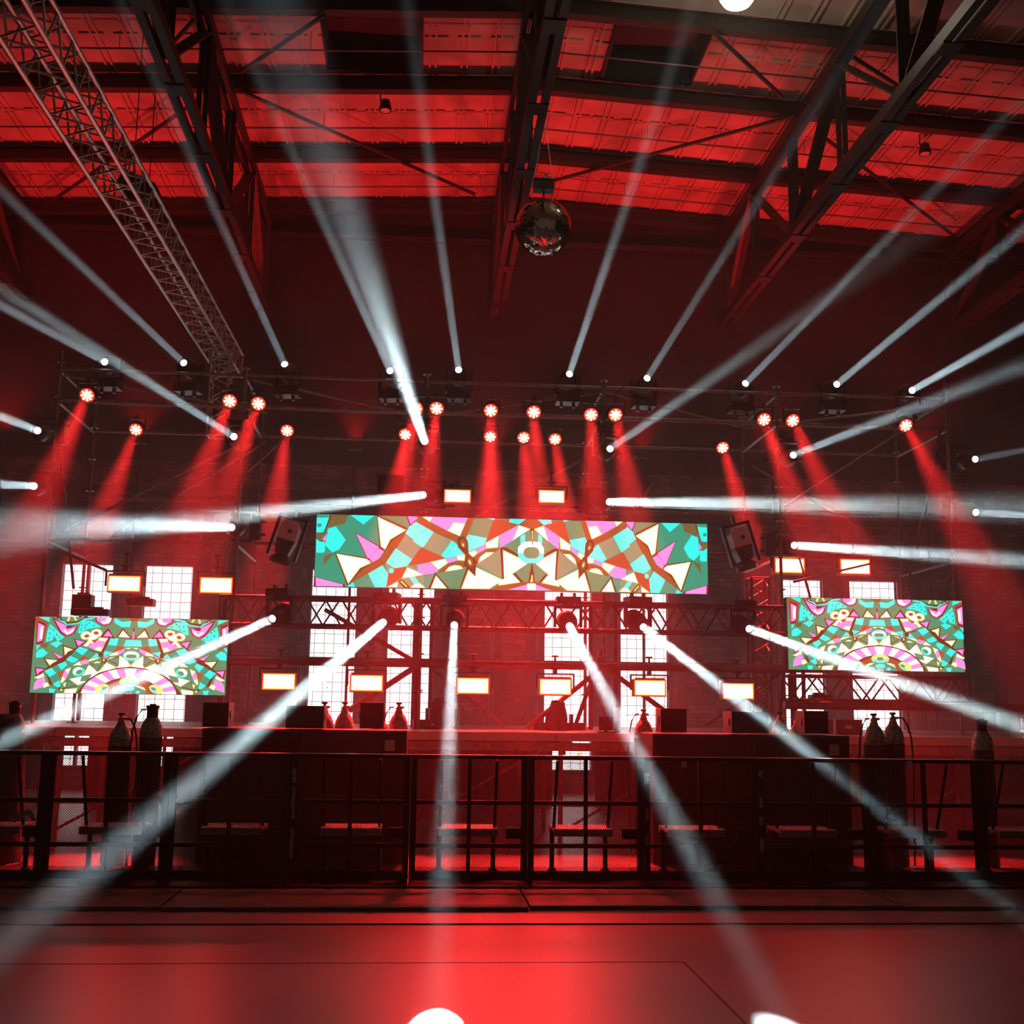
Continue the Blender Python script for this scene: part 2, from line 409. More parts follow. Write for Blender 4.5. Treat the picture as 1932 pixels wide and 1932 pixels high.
# roof cross bracing rods
RD = [((455, 172), (895, 366)), ((85, 388), (372, 190)), ((455, 135), (612, 28)), ((1500, 218), (1040, 342)), ((1345, 60), (1478, 184)), ((1545, 252), (1800, 445)), ((1590, 95), (1710, 172)), ((1882, 395), (1932, 430)), ((300, 110), (372, 30))]
rl = ['long thin brace from the left truss down to the ridge truss', 'thin brace passing behind the silver box truss', 'thin brace at the edge of the left skylight recess', 'long thin brace from the disco ball up to the right truss', 'short brace running down from the bright lamp', 'thin brace in the right bay near the small hanging lamp', 'short brace at the top right near the truss foot', 'short brace cut by the right edge of the roof', 'short brace at the top left between the two trusses']
for (a, b_), lb in zip(RD, rl):
    p1, p2 = roofpt(*a, .42), roofpt(*b_, .42)
    tag(MB().tube(p1, p2, .035, 8).obj('roof_brace', BEAMC), lb, 'brace', 'roof cross braces')

# ------------------------------------------------------------------ floor boards and barrier
bx = [-8.04, -5.04, -2.04, .96, 4.16, 7.2, 10.2]
bl = ['brown plywood board cut by the left edge', 'brown plywood board left of the bent tape mark', 'brown plywood board before the barrier, left of the centre seam', 'brown plywood board before the barrier, right of the centre seam', 'brown plywood board before the barrier at the right', 'brown plywood board cut by the right edge']
for i in range(6):
    y0 = 9.98 if i < 3 else 10.02
    if i in (0, 5): continue
    tag(MB().b2(bx[i]+.01, bx[i+1]-.01, y0+(.03 if i % 2 else 0), 10.98, .012, .042).obj('plywood_board', BOARD, bevel=.004), bl[i], 'board', 'boards in front of the barrier')
tag(MB().prism([(-16, 0), (18, 0), (18, .012), (-16, .012)], 9.43, 11.0).obj('floor_mat', MAT), 'dark rubber mat strip under the plywood boards', 'mat')

def barrier_meshes():
    w2 = .565; d = {}
    m_ = MB()
    m_.b2(-w2+.002, -w2+.062, -.03, .03, .05, 1.17); d['post'] = m_.mesh('post', BARR, .006)
    d['top_rail'] = MB().b2(-w2+.002, w2-.002, -.05, .05, 1.17, 1.21).mesh('top_rail', BARR, .01)
    d['rail'] = MB().b2(-w2+.055, w2-.055, -.022, .022, -.02, .02).mesh('rail', BARR, .004)
    d['mesh_panel'] = MB().b2(-w2+.05, w2-.05, .024, .027, .1, 1.17).mesh('mesh_panel', PERF)
    d['center_bar'] = MB().b2(-.018, .018, -.02, .022, .07, 1.17).mesh('center_bar', BARR, .003)
    m_ = MB().tube((0, .05, 1.16), (0, .34, .5), .016).tube((0, .5, .03), (0, .5, .47), .024).lathe([(.05, .05), (.05, .065), (.03, .09)], 10, (0, .5, 0))
    d['rear_strut'] = m_.mesh('rear_strut', BARR)
    d['step'] = MB().b2(-.29, .29, .16, .62, .47, .5).b2(-.29, .29, .16, .19, .43, .47).b2(-.29, .29, .59, .62, .43, .47).mesh('step', STEPM)
    d['foot_plate'] = MB().b2(-w2+.01, w2-.01, -.5, 0, .046, .056).b2(-w2+.01, w2-.01, -.03, .9, .0, .05).mesh('foot_plate', BARR)
    d['kick_plate'] = MB().b2(-w2+.05, w2-.05, -.035, -.02, .05, .13).mesh('kick_plate', BARR)
    d['connector'] = MB().b2(w2-.2, w2-.06, .03, .09, .42, .52).mesh('connector', BARR, .006)
    return d
BD = barrier_meshes()
tapes = {2: ('tape_strip', [(-.53, 1.08), (-.5, 1.1), (-.49, .95), (-.5, .9), (-.51, .8), (-.5, .62), (-.51, .55), (-.505, .3), (-.53, .2), (-.535, .4), (-.52, .6), (-.53, .8)]),
         5: ('tape_strip', [(-.52, .98), (-.5, .99), (-.495, .9), (-.51, .85), (-.515, .92)]),
         6: ('tape_strip', [(-.53, 1.05), (-.5, 1.04), (-.51, .8), (-.49, .74), (-.51, .6), (-.5, .5), (-.53, .4), (-.52, .7)])}
ln = ['crowd barrier panel cut by the left edge of the photo', 'crowd barrier panel with the bent tape at its post, first with a bright red step', 'crowd barrier panel standing before the left black speakers', 'crowd barrier panel with long peeling cream tape on its post',
      'crowd barrier panel crossed by the downward white beam', 'crowd barrier panel with white window reflections behind its mesh', 'crowd barrier panel right of the small white glint, with a bright red step', 'crowd barrier panel with blotchy cream tape before the right speakers',
      'dark crowd barrier panel where the wide pale beam lands', 'crowd barrier panel cut by the right edge of the photo']
ln[8], ln[9] = 'crowd barrier panel second from the right edge of the photo', 'crowd barrier panel cut by the right edge of the photo'
for kk in range(10):
    x = -4.58+1.131*kk+.565
    e = empty('crowd_barrier', ln[kk], 'barrier', (x, 11.5+.005*kk, 0), 'crowd barrier panels in a row')
    mo('post', BD['post'], e); mo('post', BD['post'], e, (1.066, 0, 0))
    for n_ in ('top_rail', 'mesh_panel', 'center_bar', 'step', 'foot_plate', 'kick_plate', 'connector'): mo(n_, BD[n_], e)
    for z in (.76, .36): mo('rail', BD['rail'], e, (0, 0, z))
    for dx in (-.27, .27): mo('rear_strut', BD['rear_strut'], e, (dx, 0, 0))
    if kk in (3, 6, 7):
        z = {3: [(1.0, .13, .03), (.75, .3, .022), (.38, .28, .026)], 6: [(1.0, .1, .03), (.66, .12, .02), (.42, .08, .03)], 7: [(1.05, .06, .03), (.78, .1, .02), (.6, .09, .03), (.38, .14, .03)]}[kk]
        for zc, h, ww in z:
            q = MB(); pts = []
            nn = 7
            for j in range(nn): pts.append((-.535-ww*(.5+.5*random.random()), zc-h/2+h*j/(nn-1)))
            for j in range(nn): pts.append((-.525+ww*.6*random.random(), zc+h/2-h*j/(nn-1)))
            o = q.prism(pts, -.034, -.031).obj('tape_strip', TAPE, e); o['label'] = 'peeling cream tape'
o = MB().prism([(-.0, 0), (.16, .08), (.2, .06), (.24, -.02), (.21, -.03), (.17, .03), (.03, -.05)], -.036, -.033).obj('tape_strip', TAPE)
o.parent = None; o.location = (-3.75, 11.49, .60)
tag(o, 'bent strip of cream tape stuck on the leftmost barrier mesh', 'tape'); o.name = 'bent_tape'
for px, lb in ((1291, 'small cream sticker on the barrier rail right of the narrow beam'), (1716, 'small cream sticker on the barrier rail near the right edge')):
    p1 = at(px, 1442, 11.44); tag(MB().b2(-.025, .025, -.003, 0, -.03, .03).obj('rail_sticker', TAGM, loc=(p1.x, 11.445, p1.z)), lb, 'sticker')

# ------------------------------------------------------------------ stage
st = empty('stage_platform', 'low stage deck on open metal legs behind the barrier', 'stage', (0, 14.5, 0))
x = -6.3
while x < 11.6:
    x1 = min(x+1.995, 11.9)
    for y in (0, 2.0, 4.0):
        MB().b2(x, x1-.005, y, y+1.995, 1.29, 1.37).obj('deck_panel', DECK, st)
    MB().b2(x, x1-.005, -.02, 0, 1.27, 1.372).obj('deck_edge', DECKE, st)
    for y in (.06, 2.0, 4.0, 5.9):
        MB().tube((x+.06, y, 0), (x+.06, y, 1.29), .03, 8).obj('leg', STEEL, st)
    q = MB().tube((x+.06, .06, .18), (x1-.1, .06, 1.2), .018, 6).tube((x+.06, .06, .5), (x1, .06, .5), .02, 6).b2(x, x1, .03, .1, 1.15, 1.25)
    q.obj('cross_brace', STEEL, st)
    x += 2.0

SKM = M('black stage skirt cloth', (.02, .016, .015), .9, 0, .3, 5, .3)  # cloths added to block the window light showing under the stage
for a, b_, lb in ((-6.2, -5.95, 'at the outer left end'), (-5.55, -4.4, 'behind the left gas bottles'), (-4.15, .55, 'behind the left speaker block'), (.75, 2.35, 'behind the middle of the stage'), (3.1, 8.2, 'behind the right speaker block'), (8.6, 9.6, 'behind the right gas bottles')):
    q = MB(); n_ = max(4, int((b_-a)/.09)); pts = [(a+(b_-a)*i/n_, 20.62+.03*(i % 2)) for i in range(n_+1)]
    vs = [(x, y, z) for x, y in pts for z in (.01, 1.27)]+[(x, y+.01, z) for x, y in pts for z in (.01, 1.27)]
    m2 = 2*(n_+1)
    q.add(vs, [(2*i, 2*i+2, 2*i+3, 2*i+1) for i in range(n_)]+[(m2+2*i, m2+2*i+1, m2+2*i+3, m2+2*i+2) for i in range(n_)]+[(2*i+1, 2*i+3, m2+2*i+3, m2+2*i+1) for i in range(n_)]+[(0, 1, m2+1, m2), (2*n_, m2+2*n_, m2+2*n_+1, 2*n_+1)])
    tag(q.obj('stage_light_blocker', SKM), 'added black cloth blocking window light under the rear of the stage, '+lb, 'blocker', 'added light blocking cloths under the stage')
SEAM = M('dark floor joint', (.02, .015, .013), .8)
p1, p2, p3 = atz(1290, 1815, 0), atz(1412, 1940, 0), atz(600, 1812, 0)
struct('trim_%d' % k, MB().bar((p1.x, p1.y, .001), (p2.x, p2.y-1, .001), .012, .003), SEAM, 'dark joint in the concrete running to the bottom edge', 'trim'); k += 1
struct('trim_%d' % k, MB().bar((-9, p1.y, .001), (p1.x, p1.y, .001), .006, .002), SEAM, 'hairline joint across the concrete before the mats', 'trim'); k += 1

# ------------------------------------------------------------------ speakers
def sub(x, z, label, sticker=False, y=13.0, w_=1.1, h=.7):
    e = empty('subwoofer', label, 'speaker', (x, y, z), 'black subwoofers before the stage')
    MB().b2(-w_/2, w_/2, .02, .75, 0, h).obj('cabinet', SUBW, e, bevel=.008)
    MB().b2(-w_/2+.03, w_/2-.03, 0, .02, .03, h-.03).obj('grille', GRILLE, e)
    for s_ in (-1, 1): MB().b2(s_*(w_/2-.002), s_*(w_/2+.006), .3, .45, h*.5-.04, h*.5+.04).obj('handle', BLACKM, e)
    if sticker: 
        o = MB().b2(w_/2-.24, w_/2-.13, -.004, 0, h-.22, h-.1).obj('sticker', TAGM, e); o['label'] = 'square cream sticker'
LX = [-1.77, -.665]; RX = [3.15, 4.29]
sl = [['subwoofer on the floor at the outer end of the left speaker block', 'subwoofer stacked on top at the outer end of the left speaker block'],
      ['subwoofer on the floor at the inner end of the left speaker block', 'subwoofer on top with a square sticker, left speaker block'],
      ['subwoofer on the floor at the inner end of the right speaker block', 'subwoofer stacked on top at the inner end of the right speaker block'],
      ['subwoofer on the floor at the outer end of the right speaker block', 'subwoofer on top with a square sticker, right speaker block']]
for i, x in enumerate(LX+RX):
    for j in (0, 1): sub(x, j*.705, sl[i][j], j == 1 and i in (1, 3))
def fill(px0, px1, pytop, y, label, name='front_fill_speaker', cat='speaker', zb=1.415, d=.4):
    a, b_ = at(px0, pytop, y), at(px1, pytop, y)
    e = empty(name, label, cat, ((a.x+b_.x)/2, y, zb), 'small black boxes on the subwoofers'); w2 = (b_.x-a.x)/2; h = a.z-zb
    MB().b2(-w2, w2, .015, d, 0, h).obj('cabinet', SUBW, e, bevel=.006)
    MB().b2(-w2+.015, w2-.015, 0, .015, .015, h-.015).obj('grille', GRILLE, e)
    for s_ in (-1, 1): MB().b2(s_*w2, s_*(w2+.01), d*.3, d*.6, h*.35, h*.65).obj('handle', BLACKM, e)
fill(383, 432, 1325, 13.3, 'small black speaker at the outer end of the left speaker block')
fill(540, 612, 1331, 13.05, 'wide black speaker in the middle of the left speaker block')
fill(680, 725, 1325, 13.5, 'small black speaker behind the gas bottle on the left block', d=.2)
fill(1247, 1296, 1336, 13.35, 'small black speaker beside the inner gas bottles on the right block', d=.3)
fill(1381, 1451, 1342, 13.05, 'wide black speaker in the middle of the right speaker block')
fill(1518, 1563, 1341, 13.3, 'small black speaker near the outer end of the right speaker block', d=.35)

# ------------------------------------------------------------------ gas bottles
FONTS = {}
def font(txt, size, parent, loc, rot, mat, ext=.001):
    c = bpy.data.curves.new('lettering', 'FONT'); c.body = txt; c.size = size; c.extrude = ext; c.align_x = 'CENTER'; c.align_y = 'CENTER'
    t_ = bpy.data.objects.new('lettering', c); me = FONTS.get(txt)
    if me is None: me = FONTS[txt] = bpy.data.meshes.new_from_object(t_); me.materials.clear(); me.materials.append(mat)
    bpy.data.objects.remove(t_); o = bpy.data.objects.new('lettering', me); COL.objects.link(o); o.parent = parent; o.location = loc; o.rotation_euler = rot; return o
def bottle(px, pytop, y, label, group, hose=0, r=.115, cap=False):
    p1 = at(px, pytop, y); H = p1.z
    e = empty('gas_cylinder', label, 'gas bottle', (p1.x, y, 0), group)
    hs = H-.12
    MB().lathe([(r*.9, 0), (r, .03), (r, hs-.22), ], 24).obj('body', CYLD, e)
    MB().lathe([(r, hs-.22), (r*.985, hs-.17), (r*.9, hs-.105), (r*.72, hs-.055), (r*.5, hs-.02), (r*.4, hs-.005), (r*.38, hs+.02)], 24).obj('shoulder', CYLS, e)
    MB().lathe([(.035, hs+.015), (.04, hs+.05), (.03, hs+.06), (.02, hs+.07), (.016, H-.02)], 12).tube((0, 0, hs+.06), (.06, -.02, hs+.06), .014).obj('valve', BRASS, e)
    MB().lathe([(.01, H-.03), (.034, H-.022), (.036, H-.01), (.03, H), (.008, H)], 14).obj('handwheel', BLACKM, e)
    if cap: MB().lathe([(r*.5, hs-.03), (r*.5, hs+.05), (r*.62, hs+.1), (r*.5, hs+.105)], 18).obj('guard', CYLD, e)
    if hose:
        s_ = hose
        MB().path([(s_*(.06), -.02, hs+.06), (s_*.1, -.03, hs+.06), (s_*.15, -.04, hs-.02), (s_*.18, -.05, hs-.15), (s_*.2, -.04, hs-.45), (s_*.17, -.05, .3), (s_*.16, -.05, .02)], .01).obj('hose', RUBBER, e)
    font('CO2', .05, e, (0, -r*1.0-.001, hs-.26), (radians(90), 0, 0), CYLS)
gb = [(30, 1322, 13.0, 'gas bottle next to the black domed cover', 0, 1), (230, 1345, 12.6, 'gas bottle before the left screen, the outer one with a pale shoulder', 1, 0), (289, 1328, 12.5, 'gas bottle before the left screen, the inner one with a wide cap', -1, 1),
      (613, 1324, 13.95, 'gas bottle half hidden by the wide black speaker', 0, 0), (651, 1324, 14.0, 'gas bottle between the wide and the small black speaker', 0, 0), (717, 1338, 13.9, 'gas bottle standing against the small black speaker on the left', 0, 0), (753, 1325, 14.0, 'gas bottle at the inner end of the left block with a curved hose', -1, 0),
      (1214, 1338, 13.95, 'gas bottle with handwheel against the bright window on the right', -1, 0), (1252, 1342, 14.0, 'gas bottle just before the small black speaker on the right', 0, 0), (1471, 1344, 13.95, 'gas bottle below the steel lattice, the outer one lit orange', 0, 0), (1503, 1350, 14.05, 'gas bottle below the steel lattice, beside the small speaker', 0, 0),
      (1648, 1346, 12.7, 'gas bottle right of the speaker block against the bright window', -1, 0), (1684, 1344, 12.85, 'gas bottle right of the speaker block with a bright shoulder label', 1, 0), (1851, 1356, 12.6, 'lone gas bottle with a guard cap at the far right', 0, 1)]
for px, py, y, lb, hs, cp in gb: bottle(px, py, y, lb, 'gas bottles behind the barrier', hs, cap=bool(cp))
# domed black cover at the left edge
p1 = at(4, 1352, 12.8)
e = empty('covered_fan', 'black domed cover standing behind the barrier at the left edge', 'cover', (p1.x, 12.8, 0))
MB().lathe([(.3, 0), (.29, .6), (.25, 1.2), (.2, 1.38), (.19, 1.45), (.165, 1.53), (.1, p1.z-.02), (.02, p1.z)], 28).obj('cover', M('black cloth cover', (.02, .017, .017), .9, 0, .3, 8, .5), e)
MB().lathe([(.32, 0), (.32, .03), (.28, .04)], 28).obj('base', BLACKM, e)

# ------------------------------------------------------------------ scaffold rig
YF, YB = 16.3, 18.15
UX = [-5.14, -2.57, 0, 2.57, 5.14, 7.71]
rig = empty('scaffold_rig', 'galvanised tube scaffold carrying all the lights and screens', 'scaffold', (0, YF, 1.37))
ZT, Z2, Z3, ZD = 6.29, 5.84, 3.88, 1.37
def T(name, p, q, r=.024, mat=STEEL, parent=rig, ros=False):
    o_ = V((0, YF, 1.37)); p, q = V(p)-o_, V(q)-o_
    m_ = MB().tube(p, q, r, 8)
    if ros:
        d = (q-p); L = d.length; d.normalize(); t_ = .5
        while t_ < L: m_.tube(p+d*(t_-.008), p+d*(t_+.008), r*2.3, 8); t_ += .5
    return m_.obj(name, mat, parent)
for i, x in enumerate(UX):
    T('upright', (x, YF, ZD+.02), (x, YF, 6.55 if i in (0, 5) else 6.4), .026, ros=True)
    T('upright', (x, YB, ZD+.02), (x, YB, 6.45), .026, ros=True)
    for z in (ZT, Z2, Z3):
        T('transom', (x, YF+.03, z-.03), (x, YB-.03, z-.03), .022)
    for y in (YF, YB): MB().b2(x-.07, x+.07, y-YF-.07, y-YF+.07, 0, .012).tube((x, y-YF, 0), (x, y-YF, .12), .017).obj('base_jack', STEEL, rig)
for i in range(5):
    a, b_ = UX[i]+.03, UX[i+1]-.03
    for z in (ZT, Z2): T('ledger', (a, YF, z), (b_, YF, z))
    T('ledger', (a, YB, Z2), (b_, YB, Z2)); T('ledger', (a, YB, ZT), (b_, YB, ZT))
    T('ledger', (a, YF, Z3), (b_, YF, Z3)); T('ledger', (a, YB, Z3+.9), (b_, YB, Z3+.9))
    T('ledger', (a, YB, 2.3), (b_, YB, 2.3))
BR = [((-2.5, YB, 5.75), (-5.0, YB, 4.05)), ((-2.6, YF+.05, 5.3), (-5.1, YF+.05, 3.9)), ((7.68, YF-.04, 6.2), (5.2, YF-.04, 4.6)), ((5.3, YB, 5.6), (7.6, YB, 4.3)),
      ((-2.5, YF+.04, ZT-.05), (-.05, YB, ZT-.05)), ((-2.5, YB, ZT-.08), (-5.1, YF+.04, ZT-.08)), ((2.6, YF+.04, ZT-.05), (.05, YB, ZT-.05)), ((5.1, YB, ZT-.05), (2.6, YF+.04, ZT-.05)), ((5.2, YB, ZT-.08), (7.65, YF+.04, ZT-.08)),
      ((.05, YB, 4.2), (2.5, YB, 5.6)), ((2.62, YF, 3.95), (3.3, YF, 4.9)), ((2.6, YB, 4.9), (3.4, YB, 5.7)), ((5.1, YF+.05, 5.1), (5.6, YF+.05, 3.2)), ((-5.1, YF+.05, 5.3), (-4.75, YF+.05, 3.2)),
      ((7.65, YF+.05, 5.9), (7.0, YF+.05, 3.4)), ((7.66, YF-.05, 3.7), (7.3, YF-.05, 3.1)), ((-5.05, YF-.05, 3.75), (-4.3, YF-.05, 3.45)), ((5.3, YF-.05, 3.5), (6.7, YF-.05, 3.85)),
      ((-2.5, YF+.08, 4.9), (-2.1, YF+.5, 5.45)), ((-2.55, YF+.06, 5.3), (-2.75, YF+.06, 3.3))]
for p_, q_ in BR: T('diagonal_brace', p_, q_, .02)
# lower braces and thick posts
for p_, q_, r in (((0, YF, 2.25), (-.95, YF, 1.6), .04), ((0, YF, 2.25), (-1.35, YF+.3, 3.0), .03), ((2.5, YF, 2.2), (1.5, YF, 1.4), .035), ((2.65, YF, 2.2), (3.65, YF, 1.5), .035),
                  ((0.15, YF, 2.2), (1.2, YF+.1, 1.42), .02), ((5.1, YF, 2.2), (4.0, YF, 1.45), .02), ((2.6, YF+.3, 2.5), (2.2, YF+.3, 1.4), .03), ((5.2, YF-.1, 2.9), (5.0, YF-.1, 1.4), .03)):
    T('diagonal_brace', p_, q_, r, RIGB)
for x, r in ((-.06, .045), (.16, .03), (2.4, .035), (2.75, .03), (5.3, .05), (5.45, .03), (-2.7, .04), (8.9, .02)):
    T('upright', (x, YF+.08, ZD+.01), (x, YF+.08, 3.1), r, RIGB)
# fat horizontal bar the strobes hang from
T('ledger', (-2.9, YF-.12, 2.26), (5.2, YF-.12, 2.26), .062, RIGB)
T('ledger', (5.1, YF-.12, 1.76), (9.4, YF-.12, 1.76), .06, RIGB)

# box trusses
def box_truss(name, label, p, q, s, step, mat, cat='truss', group=None, rc=.024, rw=.011, up=(0, 0, 1)):
    p, q = V(p), V(q); d = (q-p); L = d.length; d.normalize(); x = d.cross(V(up)).normalized(); z = x.cross(d)
    e = empty(name, label, cat, p, group)
    cs = [(-s/2, -s/2), (s/2, -s/2), (s/2, s/2), (-s/2, s/2)]
    C_ = [x*a+z*b_ for a, b_ in cs]
    for c in C_: MB().tube(c, c+d*L, rc, 8).obj('chord', mat, e)
    n_ = max(2, round(L/step))
    for f in range(4):
        a, b_ = C_[f], C_[(f+1) % 4]; m_ = MB()
        for i in range(n_):
            t0, t1, tm = L*i/n_, L*(i+1)/n_, L*(i+.5)/n_
            m_.tube(a+d*t0, b_+d*tm, rw, 6, caps=False); m_.tube(b_+d*tm, a+d*t1, rw, 6, caps=False)
        m_.obj('lacing', mat, e)
    for t0 in (0.01, L-.01):
        m_ = MB()
        for f in range(4): m_.tube(C_[f]+d*t0, C_[(f+1) % 4]+d*t0, rw*1.4, 6)
        m_.obj('end_frame', mat, e)
    return e
box_truss('box_truss', 'silver box truss reaching out from the scaffold towards the upper left', (-3.08, 18.0, 6.92), (-3.22, 7.2, 6.92), .36, .4, ALU)
box_truss('box_truss', 'short silver upright truss under the end of the long truss', (-2.98, 16.62, 5.45), (-2.98, 16.62, 6.7), .26, .3, ALU, up=(0, 1, 0), rc=.018)
box_truss('box_truss', 'dark box truss running under the central screen', (-2.75, 16.38, 2.94), (5.25, 16.38, 2.94), .38, .48, RIGB, rc=.026, rw=.014)
box_truss('box_truss', 'dark lattice truss under the right screen', (5.2, 16.45, 2.0), (7.85, 16.45, 2.0), .34, .5, RIGB, rc=.024, rw=.013)
box_truss('box_truss', 'pale ladder truss lying on the stage at the far right', (8.2, 15.5, 1.54), (11.6, 15.5, 1.54), .2, .3, ALU, rc=.02)
box_truss('box_truss', 'dark upright truss tower at the inner edge of the right screen', (4.93, 16.75, 1.39), (4.93, 16.75, 3.6), .26, .3, RIGB, up=(0, 1, 0), rc=.02)

# ------------------------------------------------------------------ LED screens
SC = {k: EM('screen '+k, lin(*c), 1.14) for k, c in dict(green=(58, 152, 122), grey=(140, 150, 115), cyan=(50, 245, 238), brown=(158, 88, 44), rust=(190, 82, 45), dark=(115, 58, 24), yel=(255, 238, 130), cream=(255, 253, 245), pink=(252, 150, 228), crim=(160, 12, 45), olive=(122, 98, 55), sage=(88, 146, 105)).items()}
class Pic:
    def __init__(s, x0, x1, z0, z1, y): s.b = (x0, x1, z0, z1); s.y = y; s.n = 0; s.d = {}
    def poly(s, pts, col):
        x0, x1, z0, z1 = s.b
        out = []
        for a, b_ in pts: out.append((a, b_))
        # clip to the panel
        def clip(P, ins, inter):
            R = []
            for i in range(len(P)):
                A, B = P[i-1], P[i]
                if ins(B):
                    if not ins(A): R.append(inter(A, B))
                    R.append(B)
                elif ins(A): R.append(inter(A, B))
            return R
        for ax, lim, sg in ((0, x0, 1), (0, x1, -1), (1, z0, 1), (1, z1, -1)):
            if not out: return
            out = clip(out, lambda q: sg*(q[ax]-lim) >= 0, lambda A, B: tuple(A[k]+(B[k]-A[k])*((lim-A[ax])/((B[ax]-A[ax]) or 1e-9)) for k in (0, 1)))
        if len(out) < 3: return
        s.n += 1; y = s.y-.0002*s.n
        bm = s.d.setdefault(col, ([], []))
        b0 = len(bm[0]); bm[0].extend((a, y, b_) for a, b_ in out); bm[1].append(tuple(range(b0, b0+len(out))))
    def finish(s, name, label, parent):
        me = bpy.data.meshes.new(name); vs, fs, mi, mats = [], [], [], []
        for col, (v, f) in s.d.items():
            mats.append(SC[col]); b0 = len(vs); vs += v
            for q in f: fs.append(tuple(i+b0 for i in q)); mi.append(len(mats)-1)
        me.from_pydata(vs, [], fs)
        for m_ in mats: me.materials.append(m_)
        me.polygons.foreach_set('material_index', mi)
        bm = bmesh.new(); bm.from_mesh(me); bmesh.ops.triangulate(bm, faces=bm.faces, ngon_method='EAR_CLIP'); bm.to_mesh(me); bm.free()
        o = bpy.data.objects.new(name, me); COL.objects.link(o); o.parent = parent; o['label'] = label; return o
def inset(pts, k_):
    cx = sum(p[0] for p in pts)/len(pts); cz = sum(p[1] for p in pts)/len(pts); R = []
    for x, z in pts:
        L = math.hypot(x-cx, z-cz) or 1; f = max(0, 1-k_/L); R.append((cx+(x-cx)*f, cz+(z-cz)*f))
    return R
def ell(cx, cy, rx, ry, n=18, a=0): return [(cx+rx*cos(2*pi*i/n)*cos(a)-ry*sin(2*pi*i/n)*sin(a), cy+rx*cos(2*pi*i/n)*sin(a)+ry*sin(2*pi*i/n)*cos(a)) for i in range(n)]

def screen(name_label, x0, x1, z0, z1, y, xc, halfratio, data, origins, base):
    e = empty('led_screen', name_label, 'screen', (0, 0, 0), 'LED video screens')
    MB().b2(x0-.005, x1+.005, y+.002, y+.09, z0-.005, z1+.005).obj('cabinet', BLACKM, e)
    q = MB()
    nx = round((x1-x0)/.5)
    for i in range(nx+1):
        xx = x0+(x1-x0)*i/nx; q.b2(xx-.015, xx+.015, y+.09, y+.13, z0, z1)
    for zz in (z0+.02, (z0+z1)/2, z1-.02): q.b2(x0, x1, y+.09, y+.12, zz-.015, zz+.015)
    q.obj('frame', RIGB, e)
    pc = Pic(x0, x1, z0, z1, y-.001)
    pc.poly([(x0, z0), (x1, z0), (x1, z1), (x0, z1)], base)
    def conv(tagc, pts):
        ox, oy, s_ = origins[tagc]; R = []
        for a, b_ in pts:
            q_ = at(ox+a/s_, oy+b_/s_, y); R.append((q_.x, q_.z))
        return R
    for col, tg, pts in data:
        W = conv(tg, pts)
        for side in (0, 1):
            Wm = W if side == 0 else [(xc+(xc-x)*halfratio, z) for x, z in W]
            if col == 'CR': pc.poly(Wm, 'yel'); pc.poly(inset(Wm, .012), 'cream')
            elif col == 'BT': pc.poly(Wm, 'dark'); pc.poly(inset(Wm, .028), 'yel'); pc.poly(inset(Wm, .04), 'cream')
            elif col == 'PK': pc.poly(Wm, 'crim'); pc.poly(inset(Wm, .028), 'pink')
            else: pc.poly(Wm, col)
    pc.finish('picture', 'bright cyan, pink, cream and green kaleidoscope pattern', e)
A_, B_ = 'A', 'B'
